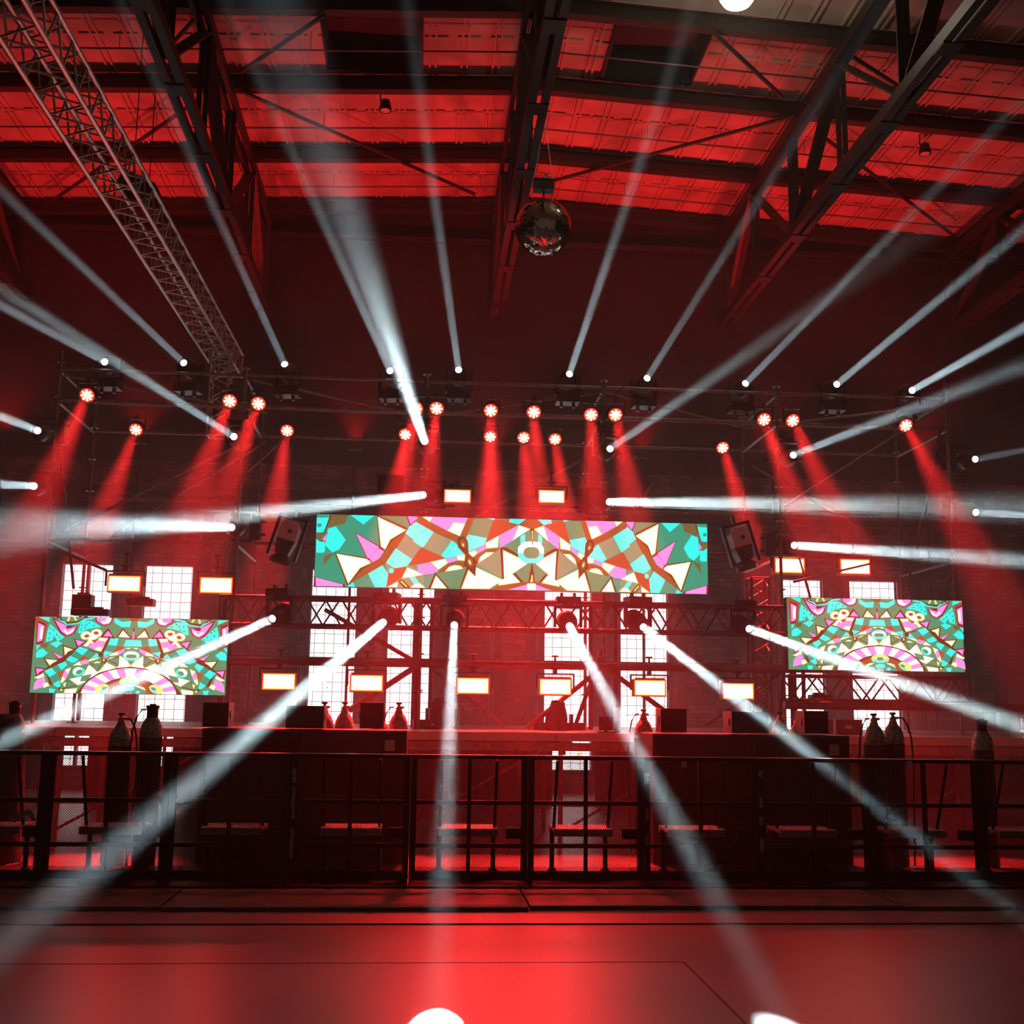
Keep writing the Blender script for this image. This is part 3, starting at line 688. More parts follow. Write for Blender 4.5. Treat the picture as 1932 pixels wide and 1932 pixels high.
MAIN = [
 ('sage', 'B', [(900, 100), (1250, 120), (1130, 450), (780, 400)]), ('grey', A_, [(1600, 390), (1900, 620), (1740, 820), (1430, 640)]), ('green', A_, [(960, 1080), (720, 1230), (740, 1320), (1080, 1320)]),
 ('grey', A_, [(1400, 900), (1260, 900), (1310, 1080), (1250, 1320), (1932, 1330), (1932, 1100), (1700, 950)]),
 ('brown', A_, [(1100, 40), (1640, 280), (1600, 420), (1280, 900), (960, 1080), (620, 1270), (560, 1240), (860, 990), (1030, 890), (1150, 820), (1270, 680), (1360, 520), (1600, 320)]),
 ('sage', A_, [(1160, 60), (1600, 60), (1625, 270)]),
 ('olive', A_, [(310, 55), (620, 60), (560, 210), (270, 280)]), ('cyan', A_, [(60, 110), (295, 105), (185, 360), (60, 365)]), ('green', A_, ell(115, 240, 42, 32)),
 ('olive', A_, [(60, 370), (185, 365), (150, 500), (60, 480)]), ('PK', A_, [(250, 350), (140, 520), (240, 540)]), ('dark', A_, [(340, 60), (300, 60), (170, 430), (190, 430)]),
 ('cyan', A_, [(270, 300), (400, 260), (575, 495), (460, 660), (345, 710), (215, 590)]), ('cyan', A_, [(60, 480), (130, 530), (215, 520), (215, 690), (180, 720), (60, 715)]),
 ('olive', A_, [(200, 770), (390, 710), (180, 940)]), ('cyan', A_, [(640, 50), (1085, 60), (880, 230)]),
 ('BT', A_, [(1110, 60), (1660, 310), (1370, 520), (1250, 700), (1160, 640)]), ('BT', A_, [(380, 715), (1000, 810), (1050, 890), (850, 1010), (600, 1290)]),
 ('PK', A_, [(730, 360), (1190, 620), (960, 860)]), ('pink', A_, [(1140, 640), (1240, 690), (1150, 820), (1030, 890), (980, 810)]),
 ('PK', A_, [(20, 1130), (560, 1270), (560, 1330), (20, 1330)]), ('cyan', A_, [(590, 1300), (700, 1230), (740, 1320)]),
 ('cyan', A_, [(1790, 180), (1932, 250), (1932, 590), (1900, 625), (1740, 520), (1750, 490), (1605, 385), (1680, 260)]), ('cyan', A_, [(1440, 640), (1730, 830), (1640, 950), (1420, 990), (1270, 890)]),
 ('cyan', A_, [(960, 1080), (1210, 935), (1315, 1090), (1270, 1320), (1080, 1320)]), ('rust', A_, [(1932, 620), (1932, 900), (1660, 950), (1740, 820), (1860, 650)]),
 ('rust', A_, [(1420, 990), (1640, 960), (1540, 1160), (1290, 1310), (1310, 1090)]), ('cyan', A_, ell(1365, 1030, 45, 45)), ('PK', A_, [(1610, 60), (1900, 70), (1690, 260)]),
 ('CR', A_, [(1640, 970), (1925, 1090), (1880, 1110), (1540, 1165)]), ('cyan', A_, [(1670, 1150), (1770, 1130), (1860, 1250), (1760, 1260)]), ('CR', A_, [(1290, 1315), (1480, 1215), (1470, 1320)]),
 ('dark', A_, [(1540, 1170), (1490, 1220), (1590, 1330), (1700, 1330)]), ('yel', A_, [(1540, 1200), (1520, 1220), (1630, 1320), (1640, 1300)]), ('CR', A_, [(1690, 1325), (1760, 1260), (1860, 1245), (1960, 1325)]),
 ('brown', B_, [(-20, 60), (60, 80), (190, 180), (480, 320), (690, 410), (820, 100), (930, 100), (790, 420), (620, 510), (240, 350), (-20, 190)]),
 ('CR', B_, [(40, 78), (250, 82), (185, 180)]), ('pink', B_, [(250, 82), (820, 95), (765, 210), (580, 180), (475, 325), (200, 180)]), ('CR', B_, [(580, 180), (770, 205), (680, 415), (475, 325)]),
 ('grey', B_, [(250, 350), (540, 480), (365, 730), (75, 600)]), ('cyan', B_, [(-20, 190), (250, 345), (75, 600), (-20, 550)]), ('rust', B_, [(60, 605), (370, 745), (430, 780), (190, 840), (-20, 880), (-20, 690)]),
 ('cyan', B_, [(550, 485), (640, 560), (760, 705), (620, 750), (450, 785), (370, 730)]), ('cyan', B_, [(820, 385), (1130, 445), (1090, 550), (830, 680), (780, 450)]),
 ('rust', B_, [(1240, 130), (1500, 150), (1650, 240), (1330, 400), (1110, 510)]), ('cyan', B_, [(1110, 110), (1265, 115), (1250, 150)]), ('cyan', B_, [(1510, 120), (1780, 130), (1650, 220), (1490, 180)]), ('brown', B_, [(1780, 130), (1880, 130), (1880, 300), (1650, 230)]),
 ('pink', B_, [(1650, 230), (1560, 480), (1340, 610), (1330, 400)]), ('CR', B_, [(1655, 230), (1845, 295), (1550, 490)]), ('CR', B_, [(1330, 400), (1310, 600), (1120, 620), (1100, 530)]), ('pink', B_, [(1095, 540), (1115, 620), (970, 700), (940, 650)]),
 ('CR', B_, [(820, 690), (940, 640), (970, 700), (890, 765)]), ('CR', B_, [(630, 745), (765, 710), (760, 820), (640, 810)]), ('pink', B_, [(450, 790), (630, 755), (645, 810), (490, 860)]), ('CR', B_, [(190, 840), (440, 785), (485, 860), (325, 970)]),
 ('pink', B_, [(-20, 885), (190, 845), (325, 985), (240, 1030), (80, 1050), (-20, 1010)]), ('CR', B_, [(-20, 1010), (80, 1050), (-20, 1070)]),
 ('brown', B_, [(320, 1000), (480, 860), (750, 820), (760, 950), (330, 1020)]), ('brown', B_, [(890, 770), (1120, 630), (1360, 610), (960, 880)]),
 ('CR', B_, [(430, 1000), (500, 920), (590, 890), (690, 905), (740, 950), (580, 985)]), ('CR', B_, [(980, 860), (1010, 760), (1110, 680), (1250, 680), (1150, 760)]),
 ('dark', B_, [(270, 1010), (150, 1290), (520, 1290)]), ('CR', B_, [(285, 1060), (195, 1280), (470, 1280)]), ('sage', B_, [(325, 1020), (790, 950), (670, 1285), (510, 1285)]),
 ('dark', B_, [(790, 940), (850, 950), (1420, 1130), (1180, 1295), (670, 1290)]), ('CR', B_, [(820, 970), (935, 1090), (940, 925), (1400, 1140), (1170, 1290), (700, 1285)]),
 ('grey', B_, [(960, 880), (1360, 620), (1370, 1110)]), ('dark', B_, [(1345, 600), (1440, 600), (1680, 720), (1410, 1130), (1380, 1110)]), ('sage', B_, [(1440, 590), (1680, 440), (1880, 380), (1880, 720), (1640, 720)]),
 ('CR', B_, [(1390, 640), (1660, 770), (1800, 870), (1545, 1045), (1680, 1180), (1320, 1235), (1310, 1150), (1410, 1130)]),
 ('sage', B_, [(1800, 870), (1880, 870), (1880, 1180), (1720, 1180), (1560, 1040)]), ('dark', B_, [(1560, 1035), (1590, 1020), (1730, 1170), (1690, 1185)]),
 ('brown', B_, [(1310, 1235), (1880, 1160), (1880, 1310), (1180, 1295)]), ('pink', B_, [(1480, 1300), (1880, 1190), (1880, 1310)]), ('cream', B_, [(1790, 1200), (1880, 1195), (1880, 1310), (1790, 1310)]),
 ('dark', B_, [(1865, 870), (1885, 870), (1885, 1180), (1810, 1180)]), ('yel', B_, [(1875, 1060), (1885, 1060), (1885, 1170), (1840, 1170)]),
 ('cyan', B_, [(1680, 420), (1760, 380), (1760, 520), (1680, 560)]), ('cyan', B_, ell(1830, 690, 195, 175)), ('cream', B_, [(1640, 690), (1640, 600), (1740, 510), (1885, 500), (1885, 690)]), ('sage', B_, ell(1840, 690, 110, 95)), ('dark', B_, [(1840, 290), (1885, 290), (1885, 580)]), ('yel', B_, [(1865, 330), (1885, 330), (1885, 500)]),
 ('dark', B_, ell(725, 530, 90, 115, a=-.3)), ('dark', B_, [(640, 590), (820, 560), (820, 700), (960, 830), (930, 1080), (820, 960), (740, 900), (780, 740)]), ('olive', B_, ell(730, 540, 45, 70, a=-.3)), ('yel', B_, ell(733, 563, 14, 30, a=-.4)), ('olive', B_, ell(850, 850, 50, 80, a=-.3)), ('yel', B_, ell(845, 850, 18, 42, a=-.35)),
]
OM = {A_: (590, 965, 9.2), B_: (790, 965, 8.782)}
screen('wide central LED screen above the stage with a kaleidoscope picture', -1.47, 4.02, 3.28, 4.28, 16.1, 1.525, .832, MAIN, OM, 'green')

# side screens: the right half drawn, mirrored about its middle
def quad_ring(cx, cy, r0_, r1_, a0, a1, n, cols, sx=1):
    R = []
    for i in range(n):
        t0, t1 = a0+(a1-a0)*i/n, a0+(a1-a0)*(i+1)/n
        R.append((cols[i % len(cols)], 'C', [(cx+r0_*cos(t0)*sx, cy-r0_*sin(t0)), (cx+r1_*cos(t0)*sx, cy-r1_*sin(t0)), (cx+r1_*cos(t1)*sx, cy-r1_*sin(t1)), (cx+r0_*cos(t1)*sx, cy-r0_*sin(t1))]))
    return R
SIDE = [
 ('cyan', 'C', [(135, 500), (280, 505), (315, 625), (150, 620)]), ('green', 'C', [(285, 500), (405, 485), (435, 610), (320, 625)]), ('cyan', 'C', [(400, 480), (540, 475), (585, 605), (435, 620)]), ('green', 'C', [(440, 620), (585, 605), (640, 720), (490, 740)]), ('cyan', 'C', [(495, 740), (645, 715), (650, 820), (560, 770)]),
 ('dark', 'C', [(540, 475), (590, 475), (720, 740), (650, 740)]), ('rust', 'C', [(290, 640), (430, 620), (490, 740), (400, 715)]), ('brown', 'C', [(135, 620), (240, 630), (135, 660)]),
 ('CR', 'C', [(580, 480), (740, 480), (760, 530), (620, 550)]), ('pink', 'C', [(620, 550), (780, 530), (860, 580), (930, 650), (810, 700), (740, 640), (660, 650)]), ('CR', 'C', [(660, 650), (750, 640), (820, 700), (700, 735)]), ('CR', 'C', [(870, 560), (930, 550), (1010, 635), (940, 655)]),
 ('dark', 'C', [(460, 490), (590, 300), (720, 470)]), ('PK', 'C', [(470, 470), (590, 310), (700, 470)]), ('BT', 'C', [(170, 480), (335, 290), (445, 475)]), ('crim', 'C', [(129, 262), (195, 484), (129, 484)]), ('pink', 'C', [(129, 330), (172, 476), (129, 476)]), ('PK', 'C', [(940, 560), (1170, 510), (1110, 690), (990, 600)]),
 ('cyan', 'C', [(190, 160), (350, 180), (480, 110), (480, 200), (350, 280), (210, 270)]), ('brown', 'C', [(30, 90), (250, 90), (200, 150), (100, 170)]),
 ('crim', 'C', [(500, 110), (810, 110), (800, 190), (660, 270), (540, 230)]), ('pink', 'C', [(520, 110), (790, 110), (780, 180), (660, 250), (560, 220)]), ('cream', 'C', [(530, 120), (610, 120), (640, 180), (720, 190), (690, 230), (600, 220), (540, 180)]),
 ('dark', 'C', [(810, 110), (1480, 120), (1440, 210), (1330, 240), (1290, 290), (1090, 250), (990, 180), (850, 180)]), ('cyan', 'C', [(815, 125), (900, 130), (1000, 150), (1100, 225), (1290, 260), (1330, 210), (1430, 190), (1400, 150), (1460, 190), (1300, 280), (1090, 250), (960, 170), (860, 165)]), ('sage', 'C', [(960, 115), (1400, 120), (1380, 175), (1290, 220), (1110, 195)]), ('yel', 'C', [(1120, 190), (1150, 125), (1185, 130), (1150, 195)]), ('yel', 'C', [(1235, 130), (1270, 130), (1295, 200), (1260, 210)]),
 ('cyan', 'C', [(700, 290), (860, 185), (1010, 180), (1070, 260), (1105, 410), (1060, 420), (960, 350), (830, 310)]), ('crim', 'C', [(1110, 290), (1290, 290), (1350, 240), (1550, 140), (1400, 430), (1280, 485), (1160, 420)]), ('pink', 'C', [(1130, 290), (1250, 340), (1330, 270), (1500, 190), (1380, 400), (1280, 465), (1180, 410)]), ('cream', 'C', [(1160, 350), (1190, 340), (1270, 410), (1330, 350), (1360, 370), (1290, 440), (1230, 430)]), ('crim', 'C', [(1240, 310), (1320, 310), (1280, 350)]),
 ('brown', 'C', [(1570, 120), (1830, 120), (1810, 640), (1680, 640), (1620, 300)]), ('cyan', 'C', [(1330, 500), (1575, 265), (1620, 400), (1640, 590), (1530, 560), (1500, 480), (1440, 580)]), ('cyan', 'C', [(1360, 600), (1450, 570), (1570, 620), (1460, 690)]), ('cyan', 'C', [(1580, 145), (1770, 150), (1590, 235)]), ('PK', 'C', [(1650, 270), (1780, 220), (1800, 640), (1700, 610)]), ('cream', 'C', [(1690, 320), (1730, 310), (1750, 540), (1700, 540)]),
 ('olive', 'C', [(1590, 610), (1740, 630), (1700, 700), (1620, 690)]), ('cyan', 'C', [(1600, 790), (1690, 710), (1760, 740), (1800, 790), (1800, 880), (1690, 870)]), ('cyan', 'C', [(1730, 650), (1800, 660), (1790, 750)]),
 ('CR', 'C', ell(770, 400, 90, 75)), ('CR', 'C', ell(960, 450, 95, 75, a=.3)), ('CR', 'C', [(740, 470), (850, 340), (930, 540), (860, 600)]), ('rust', 'C', ell(785, 400, 45, 30)), ('rust', 'C', ell(945, 460, 45, 30, a=.3)), ('rust', 'C', [(750, 500), (870, 540), (800, 580)]),
 ('dark', 'C', [(690, 760), (1080, 640), (1340, 860), (1640, 1070), (1560, 1360), (1500, 1360), (1600, 1090), (1260, 900), (1060, 700), (720, 760)]),
 ('cyan', 'C', [(910, 700), (1060, 655), (1135, 730), (1010, 810)]), ('green', 'C', [(790, 760), (910, 705), (1000, 800), (870, 850)]), ('cyan', 'C', [(700, 820), (770, 760), (860, 860)]), ('green', 'C', [(1010, 810), (1135, 735), (1220, 830), (1080, 890)]), ('cyan', 'C', [(1080, 885), (1220, 825), (1290, 900), (1180, 950), (1110, 930)]), ('rust', 'C', [(880, 860), (1000, 815), (1080, 910), (960, 880)]),
 ('cyan', 'C', [(1260, 990), (1300, 930), (1430, 990), (1360, 1090)]), ('green', 'C', [(1370, 1070), (1430, 990), (1530, 1050), (1440, 1140)]), ('cyan', 'C', [(1445, 1145), (1530, 1050), (1645, 1110), (1560, 1220)]), ('green', 'C', [(1390, 1260), (1440, 1150), (1560, 1220), (1500, 1340)]), ('cyan', 'C', [(1370, 1380), (1390, 1270), (1500, 1340), (1420, 1400)]), ('rust', 'C', [(1300, 1090), (1430, 1130), (1390, 1250)]),
 ('BT', 'C', [(1130, 700), (1350, 635), (1330, 860), (1230, 780)]), ('BT', 'C', [(1390, 900), (1670, 880), (1580, 1050), (1480, 990)]), ('PK', 'C', [(1300, 860), (1540, 750), (1400, 920)]), ('PK', 'C', [(1610, 1070), (1815, 1045), (1790, 1220), (1700, 1160)]),
 ('CR', 'C', [(1660, 1150), (1820, 1240), (1760, 1260), (1640, 1210)]), ('pink', 'C', [(1640, 1220), (1760, 1270), (1810, 1330), (1830, 1460), (1600, 1380)]), ('CR', 'C', [(1550, 1370), (1590, 1310), (1670, 1340), (1650, 1420)]),
 ('cyan', 'C', [(1450, 1430), (1560, 1420), (1550, 1500), (1480, 1500)]), ('green', 'C', [(1560, 1430), (1800, 1490), (1700, 1510), (1560, 1500)]),
 ('sage', 'C', [(110, 780), (370, 780), (370, 990), (110, 990)]), ('CR', 'C', [(150, 640), (270, 650), (230, 680)]), ('pink', 'C', [(270, 655), (400, 715), (390, 780), (300, 730)]), ('CR', 'C', [(400, 715), (540, 780), (560, 810), (390, 785)]), ('pink', 'C', [(520, 780), (640, 830), (600, 850)]),
 ('CR', 'C', [(670, 830), (870, 870), (930, 930), (800, 890)]), ('pink', 'C', [(930, 880), (1040, 920), (1010, 980), (890, 950)]), ('CR', 'C', [(1050, 920), (1170, 1000), (1010, 990)]), ('CR', 'C', [(1190, 1030), (1300, 1080), (1240, 1160)]), ('pink', 'C', [(1240, 1160), (1290, 1080), (1330, 1180), (1280, 1250)]), ('CR', 'C', [(1280, 1250), (1330, 1190), (1370, 1310), (1340, 1320)]),
 ('CR', 'C', [(130, 1010), (240, 870), (365, 790), (375, 990), (410, 1010), (590, 920), (690, 1060), (740, 1100), (890, 975), (960, 1110), (1010, 1190), (1220, 1245), (1070, 1355), (960, 1300), (830, 1190), (690, 1110), (510, 1080), (390, 1010)]),
 ('dark', 'C', [(370, 800), (560, 880), (380, 980)]), ('sage', 'C', [(385, 820), (540, 880), (385, 960)]), ('dark', 'C', [(660, 930), (880, 960), (740, 1100)]), ('sage', 'C', [(680, 945), (860, 965), (745, 1080)]), ('CR', 'C', [(690, 920), (760, 910), (820, 950), (700, 940)]), ('CR', 'C', [(440, 820), (520, 830), (570, 880)]),
 ('dark', 'C', [(1070, 1360), (1250, 1250), (1300, 1420)]), ('sage', 'C', [(1090, 1350), (1240, 1265), (1280, 1400)]), ('CR', 'C', [(1070, 1400), (1290, 1430), (1300, 1510), (1110, 1500)]), ('CR', 'C', [(1260, 1300), (1320, 1330), (1290, 1400)]), ('sage', 'C', [(830, 1140), (1000, 1180), (1030, 1280), (900, 1270)]),
 ('cyan', 'C', ell(135, 790, 120, 90)), ('cream', 'C', ell(135, 780, 105, 60)), ('sage', 'C', ell(135, 800, 70, 35)), ('cyan', 'C', ell(1060, 1110, 105, 75, a=.5)), ('cream', 'C', ell(1080, 1090, 85, 60, a=.5)), ('sage', 'C', ell(1050, 1110, 60, 35, a=.5)), ('dark', 'C', ell(690, 790, 40, 50)), ('dark', 'C', [(580, 870), (680, 850), (660, 930), (600, 950)]), ('yel', 'C', ell(632, 885, 15, 25)), ('dark', 'C', [(1280, 1410), (1420, 1400), (1350, 1470)]), ('yel', 'C', ell(1345, 1440, 22, 18)),
 ('dark', 'C', [(135, 985), (420, 1020), (700, 1110), (900, 1240), (1090, 1490), (135, 1510)]),
]+[(c_, 'C', [(135+(x_-135), z_) for x_, z_ in P_]) for c_, _, P_ in quad_ring(135, 1560, 385, 545, pi/2, 0.1, 9, ['cream', 'pink', 'cream', 'pink', 'cream', 'pink', 'cream', 'pink', 'cream'], sx=1.62)]+[
 ('brown', 'C', [(135, 1170), (330, 1230), (520, 1300), (700, 1400), (770, 1510), (135, 1510)]),
 ('yel', 'C', ell(150, 1250, 145, 80)), ('cyan', 'C', [(10, 1260), (300, 1260), (280, 1310), (150, 1325), (30, 1310)]), ('sage', 'C', ell(195, 1255, 45, 30)), ('green', 'C', [(135, 1330), (300, 1340), (480, 1400), (500, 1510), (135, 1510)]), ('cyan', 'C', ell(155, 1390, 65, 42)), ('cyan', 'C', ell(340, 1450, 40, 30)),
 ('yel', 'C', ell(655, 1400, 130, 75, a=.45)), ('cyan', 'C', [(520, 1360), (560, 1340), (700, 1470), (640, 1480)]), ('sage', 'C', ell(610, 1390, 45, 25, a=.4)), ('CR', 'C', [(280, 1340), (370, 1335), (450, 1370), (475, 1420)]), ('pink', 'C', [(135, 1450), (260, 1500), (135, 1510)]),
]
for dx, dz in ((1500, 380), (1550, 350), (1440, 460), (1560, 440), (1570, 530), (1390, 510)): SIDE.append(('sage', 'C', ell(dx, dz, 14, 18)))
for dx, dz in ((810, 275), (890, 230), (940, 265), (1015, 275), (960, 320), (1030, 350)): SIDE.append(('sage', 'C', ell(dx, dz, 14, 14)))
OS = {'C': (1640, 1120, 10.168)}
screen('smaller LED screen at the right standing above the lattice truss', 5.15, 7.70, 2.25, 3.26, 16.1, 6.45, 1.0, SIDE, OS, 'sage')
# the left screen shows the same picture at its own place
def shift(orig, tx, tz, sx, sz, n):
    class _(Pic): pass
    return None
e2 = empty('led_screen', 'smaller LED screen at the left in front of two bright windows', 'screen', (0, 0, 0), 'LED video screens')
src = [o for o in bpy.data.objects if o.name.startswith('led_screen') and 'right' in o.get('label', '')][0]
for ch in list(src.children):
    c = ch.copy(); COL.objects.link(c); c.parent = e2
e2.location = (-5.14-5.15-.005, 0, 1.785-2.25)

# ------------------------------------------------------------------ lighting fixtures
HEAD = MB().lathe([(.03, -.26), (.085, -.25), (.12, -.2), (.135, -.1), (.135, .02), (.115, .1), (.095, .16), (.08, .2), (.052, .205)], 20).mesh('head', BLACKM)
HFIN = MB()
for zz in (-.2, -.16, -.12, -.08): HFIN.lathe([(.125, zz-.008), (.142, zz), (.125, zz+.008)], 20)
HFIN = HFIN.mesh('cooling_fins', M('grey fixture metal', (.3, .27, .25), .4, .5))
LENSM = MB().lathe([(.048, .2), (.046, .21), (.034, .226), (.014, .235), (.003, .238)], 16).mesh('lens', LENS)
LENSO = MB().lathe([(.088, .2), (.08, .215), (.05, .226), (.004, .236)], 16).mesh('lens', M('dark glass lens', (.03, .03, .035), .08, .2))
YOKE = MB().b2(-.2, -.165, -.045, .045, -.06, .22).b2(.165, .2, -.045, .045, -.06, .22).b2(-.2, .2, -.05, .05, .2, .24).mesh('yoke', BLACKM, .008)
BASE = MB().b2(-.17, .17, -.13, .13, .26, .36).lathe([(.09, .235), (.09, .26)], 16).mesh('base', BLACKM, .006)
HCLAMP = MB().b2(-.02, .02, -.03, .03, .36, .42).mesh('clamp', RIGB, .004)
def mover(p, d, mount, label, group, energy, spread, on=True, rad=.05, scale=1.0, col=WHITE):
    """p lens point, d direction, mount 'up' base above, 'down' base below, 'side'."""
    d = V(d).normalized(); c = V(p)-d*.235*scale
    e = empty('moving_head_light', label, 'stage light', c, group)
    e.scale = (scale,)*3
    ax = {'up': V((0, 0, 1)), 'down': V((0, 0, -1)), 'left': V((-1, 0, .0)), 'right': V((1, 0, 0))}[mount]
    y_ = (d-ax*d.dot(ax)); y_ = y_.normalized() if y_.length > .05 else ax.orthogonal().normalized()
    # yoke axis ax; arms span the axis perpendicular to head direction
    x_ = y_.cross(ax).normalized(); R = Matrix((x_, ax.cross(x_), ax)).transposed()
    if mount in ('left', 'right', 'up', 'down'): q = R.to_quaternion()
    for n_, me in (('yoke', YOKE), ('base', BASE)): mo(n_, me, e, rot=q)
    for dx in (-.09, .09): mo('clamp', HCLAMP, e, loc=R @ V((dx, 0, 0)), rot=q)
    hq = d.to_track_quat('Z', 'Y')
    h = mo('head', HEAD, e, rot=hq); mo('cooling_fins', HFIN, h)
    lo = mo('lens', LENSM if on else LENSO, h)
    if on:
        lo['label'] = 'glowing white lens'
        lamp('beam_lamp', 'AREA', V(p)+d*.012, d, energy*BEAM_K*(2.9 if p.z > 5.9 else 1), col, None, shape='DISK', size=rad*2, spread=radians(spread))
    return e
G1, G2, G3 = 'beam lights along the top of the scaffold', 'beam lights on the scaffold uprights', 'beam lights on the lower truss'
B = [ # px, py, Y, end px, end py, Yend, mount, group, energy, spread, label
 (196, 682, 16.25, 0, 575, 13, 'down', G1, 7, 1.2, 'beam light on the top tube, outermost at the left'),
 (345, 683, 16.25, 0, 358, 12, 'down', G1, 9, 1.3, 'beam light on the top tube near the long silver truss, on its outer side'),
 (536, 685, 16.25, 330, 230, 12, 'down', G1, 9, 1.4, 'beam light on the top tube just inside the long silver truss'),
 (735, 698, 16.25, 500, 170, 10, 'down', G1, 9, 1.3, 'beam light on the top tube next to the widest pale beam'),
 (865, 696, 16.25, 768, 0, 9.5, 'down', G1, 10, 1.4, 'beam light on the top tube shooting almost straight up'),
 (1075, 704, 16.25, 1310, 0, 9, 'down', G1, 12, 1.4, 'beam light on the top tube below and right of the disco ball'),
 (1222, 712, 16.25, 1420, 395, 12, 'down', G1, 6, 1.1, 'beam light on the top tube with the faintest thin beam'),
 (1408, 722, 16.25, 1800, 322, 11, 'down', G1, 9, 1.2, 'beam light on the top tube right of the faint thin beam'),
 (1580, 724, 16.25, 1932, 432, 11, 'down', G1, 12, 1.1, 'beam light on the top tube, second from the right end'),
 (1722, 736, 16.25, 1932, 618, 12, 'down', G1, 13, 1.1, 'beam light on the top tube at its right end'),
 (440, 823, 16.15, 0, 545, 10, 'up', G2, 26, 1.0, 'beam light under the orange glints aiming to the upper left edge'),
 (801, 832, 16.15, 560, 130, 6.2, 'up', G2, 120, 2.6, 'beam light making the widest pale beam up to the roof'),
 (1152, 846, 16.15, 1740, 440, 8, 'up', G2, 16, 1.7, 'beam light above the right end of the central screen aiming up right'),
 (1498, 858, 16.15, 1932, 690, 10, 'up', G2, 26, 1.6, 'beam light between two red lamps aiming to the right edge'),
 (70, 812, 16.15, 0, 785, 14, 'right', G2, 18, 1.3, 'upper beam light on the outermost left upright'),
 (63, 917, 16.15, 0, 914, 14, 'right', G2, 18, 1.3, 'lower beam light on the outermost left upright'),
 (797, 934, 16.1, 0, 1022, 9, 'right', G2, 110, 1.8, 'beam light beside the central screen with a strong beam to the left'),
 (1151, 947, 16.1, 1932, 958, 9, 'left', G2, 130, 2.0, 'beam light above the central screen with a strong level beam to the right'),
 (436, 995, 16.15, 0, 984, 9, 'right', G2, 80, 2.4, 'beam light left of the central screen with a broad level beam'),
 (1500, 1029, 16.15, 1932, 1058, 11, 'left', G2, 90, 1.6, 'beam light right of the central screen aiming level to the right'),
 (1842, 866, 16.2, 1932, 850, 15, 'left', G2, 6, 1.3, 'upper beam light on the outermost right upright'),
 (1843, 967, 16.2, 1932, 972, 15, 'left', G2, 30, 1.3, 'lower beam light on the outermost right upright'),
 (512, 1168, 16.0, 0, 1400, 11.5, 'up', G3, 150, 1.6, 'beam light on the lower truss nearest the left screen'),
 (722, 1175, 16.0, -190, 1950, 0, 'up', G3, 170, 1.9, 'beam light on the lower truss aiming down to the lower left corner'),
 (857, 1180, 16.0, 822, 1958, 0, 'up', G3, 56, 1.4, 'beam light on the lower truss aiming straight down at the barrier'),
 (1075, 1182, 16.0, 1497, 1962, 0, 'up', G3, 66, 1.3, 'round beam light on the lower truss before the bright window'),
 (1215, 1184, 16.0, 2000, 1787, 0, 'up', G3, 135, 1.7, 'beam light on the lower truss aiming at the right speakers'),
 (1415, 1187, 16.0, 1932, 1372, 11, 'up', G3, 170, 1.7, 'beam light on the lower truss whose beam crosses the right screen')]
for (a, b_, y, c_, d_, ye, mt, g, en, spd, lb) in B:
    p1 = at(a, b_, y); q = at(c_, d_, ye) if ye else atz(c_, d_, 0)
    mover(p1, q-p1, mt, lb, g, en, spd, rad=.05 if en < 60 else .06)
# unlit spot fixtures
def spotfix(px, py, y, sgn, label):
    c = at(px, py, y); e = empty('hanging_spot_light', label, 'stage light', c, 'unlit hanging stage lights', rz=0)
    q = Matrix.Rotation(radians(sgn*16), 3, 'Y').to_quaternion()
    h = MB().prism([(-.13, .0), (-.13, .2), (-.08, .27), (.08, .27), (.13, .2), (.13, 0)], -.14, .14).obj('rear_housing', PLAST, e, .01, rot=q)
    MB().tube((.02, -.142, .12), (.02, -.16, .12), .03, 12).obj('logo_disc', BLACK, h)
    MB().prism([(-.13, 0), (.13, 0), (.09, -.2), (-.09, -.2)], -.13, .13).obj('housing', BLACKM, e, .01, rot=q)
    MB().b2(-.21, -.17, -.05, .05, -.25, .3).b2(.17, .21, -.05, .05, -.25, .3).b2(-.21, .21, -.06, .06, .3, .34).obj('yoke', BLACKM, e, .006, rot=q)
    MB().b2(-.02, .02, -.03, .03, .34, .45).obj('clamp', RIGB, e, rot=q)
    MB().lathe([(.08, -.2), (.15, -.27), (.15, -.33), (.1, -.34)], 20).obj('lens_barrel', BLACKM, e, rot=q)
spotfix(541, 1020, 16.0, 1, 'unlit stage light with pale back, hanging left of the central screen')
spotfix(1398, 1032, 16.0, -1, 'unlit stage light with pale back, hanging right of the central screen')
mover(at(826, 1325, 16.2)+V((0, -.2, 0)), (-.25, -.8, .55), 'down', 'unlit moving light standing on the stage under the central screen', 'unlit moving lights on the stage', 0, 1, False, scale=1.15)
mover(at(1050, 1322, 16.4)+V((0, -.2, 0)), (.05, -.35, 1), 'down', 'unlit moving light standing on a road case before the window', 'unlit moving lights on the stage', 0, 1, False, scale=1.15)

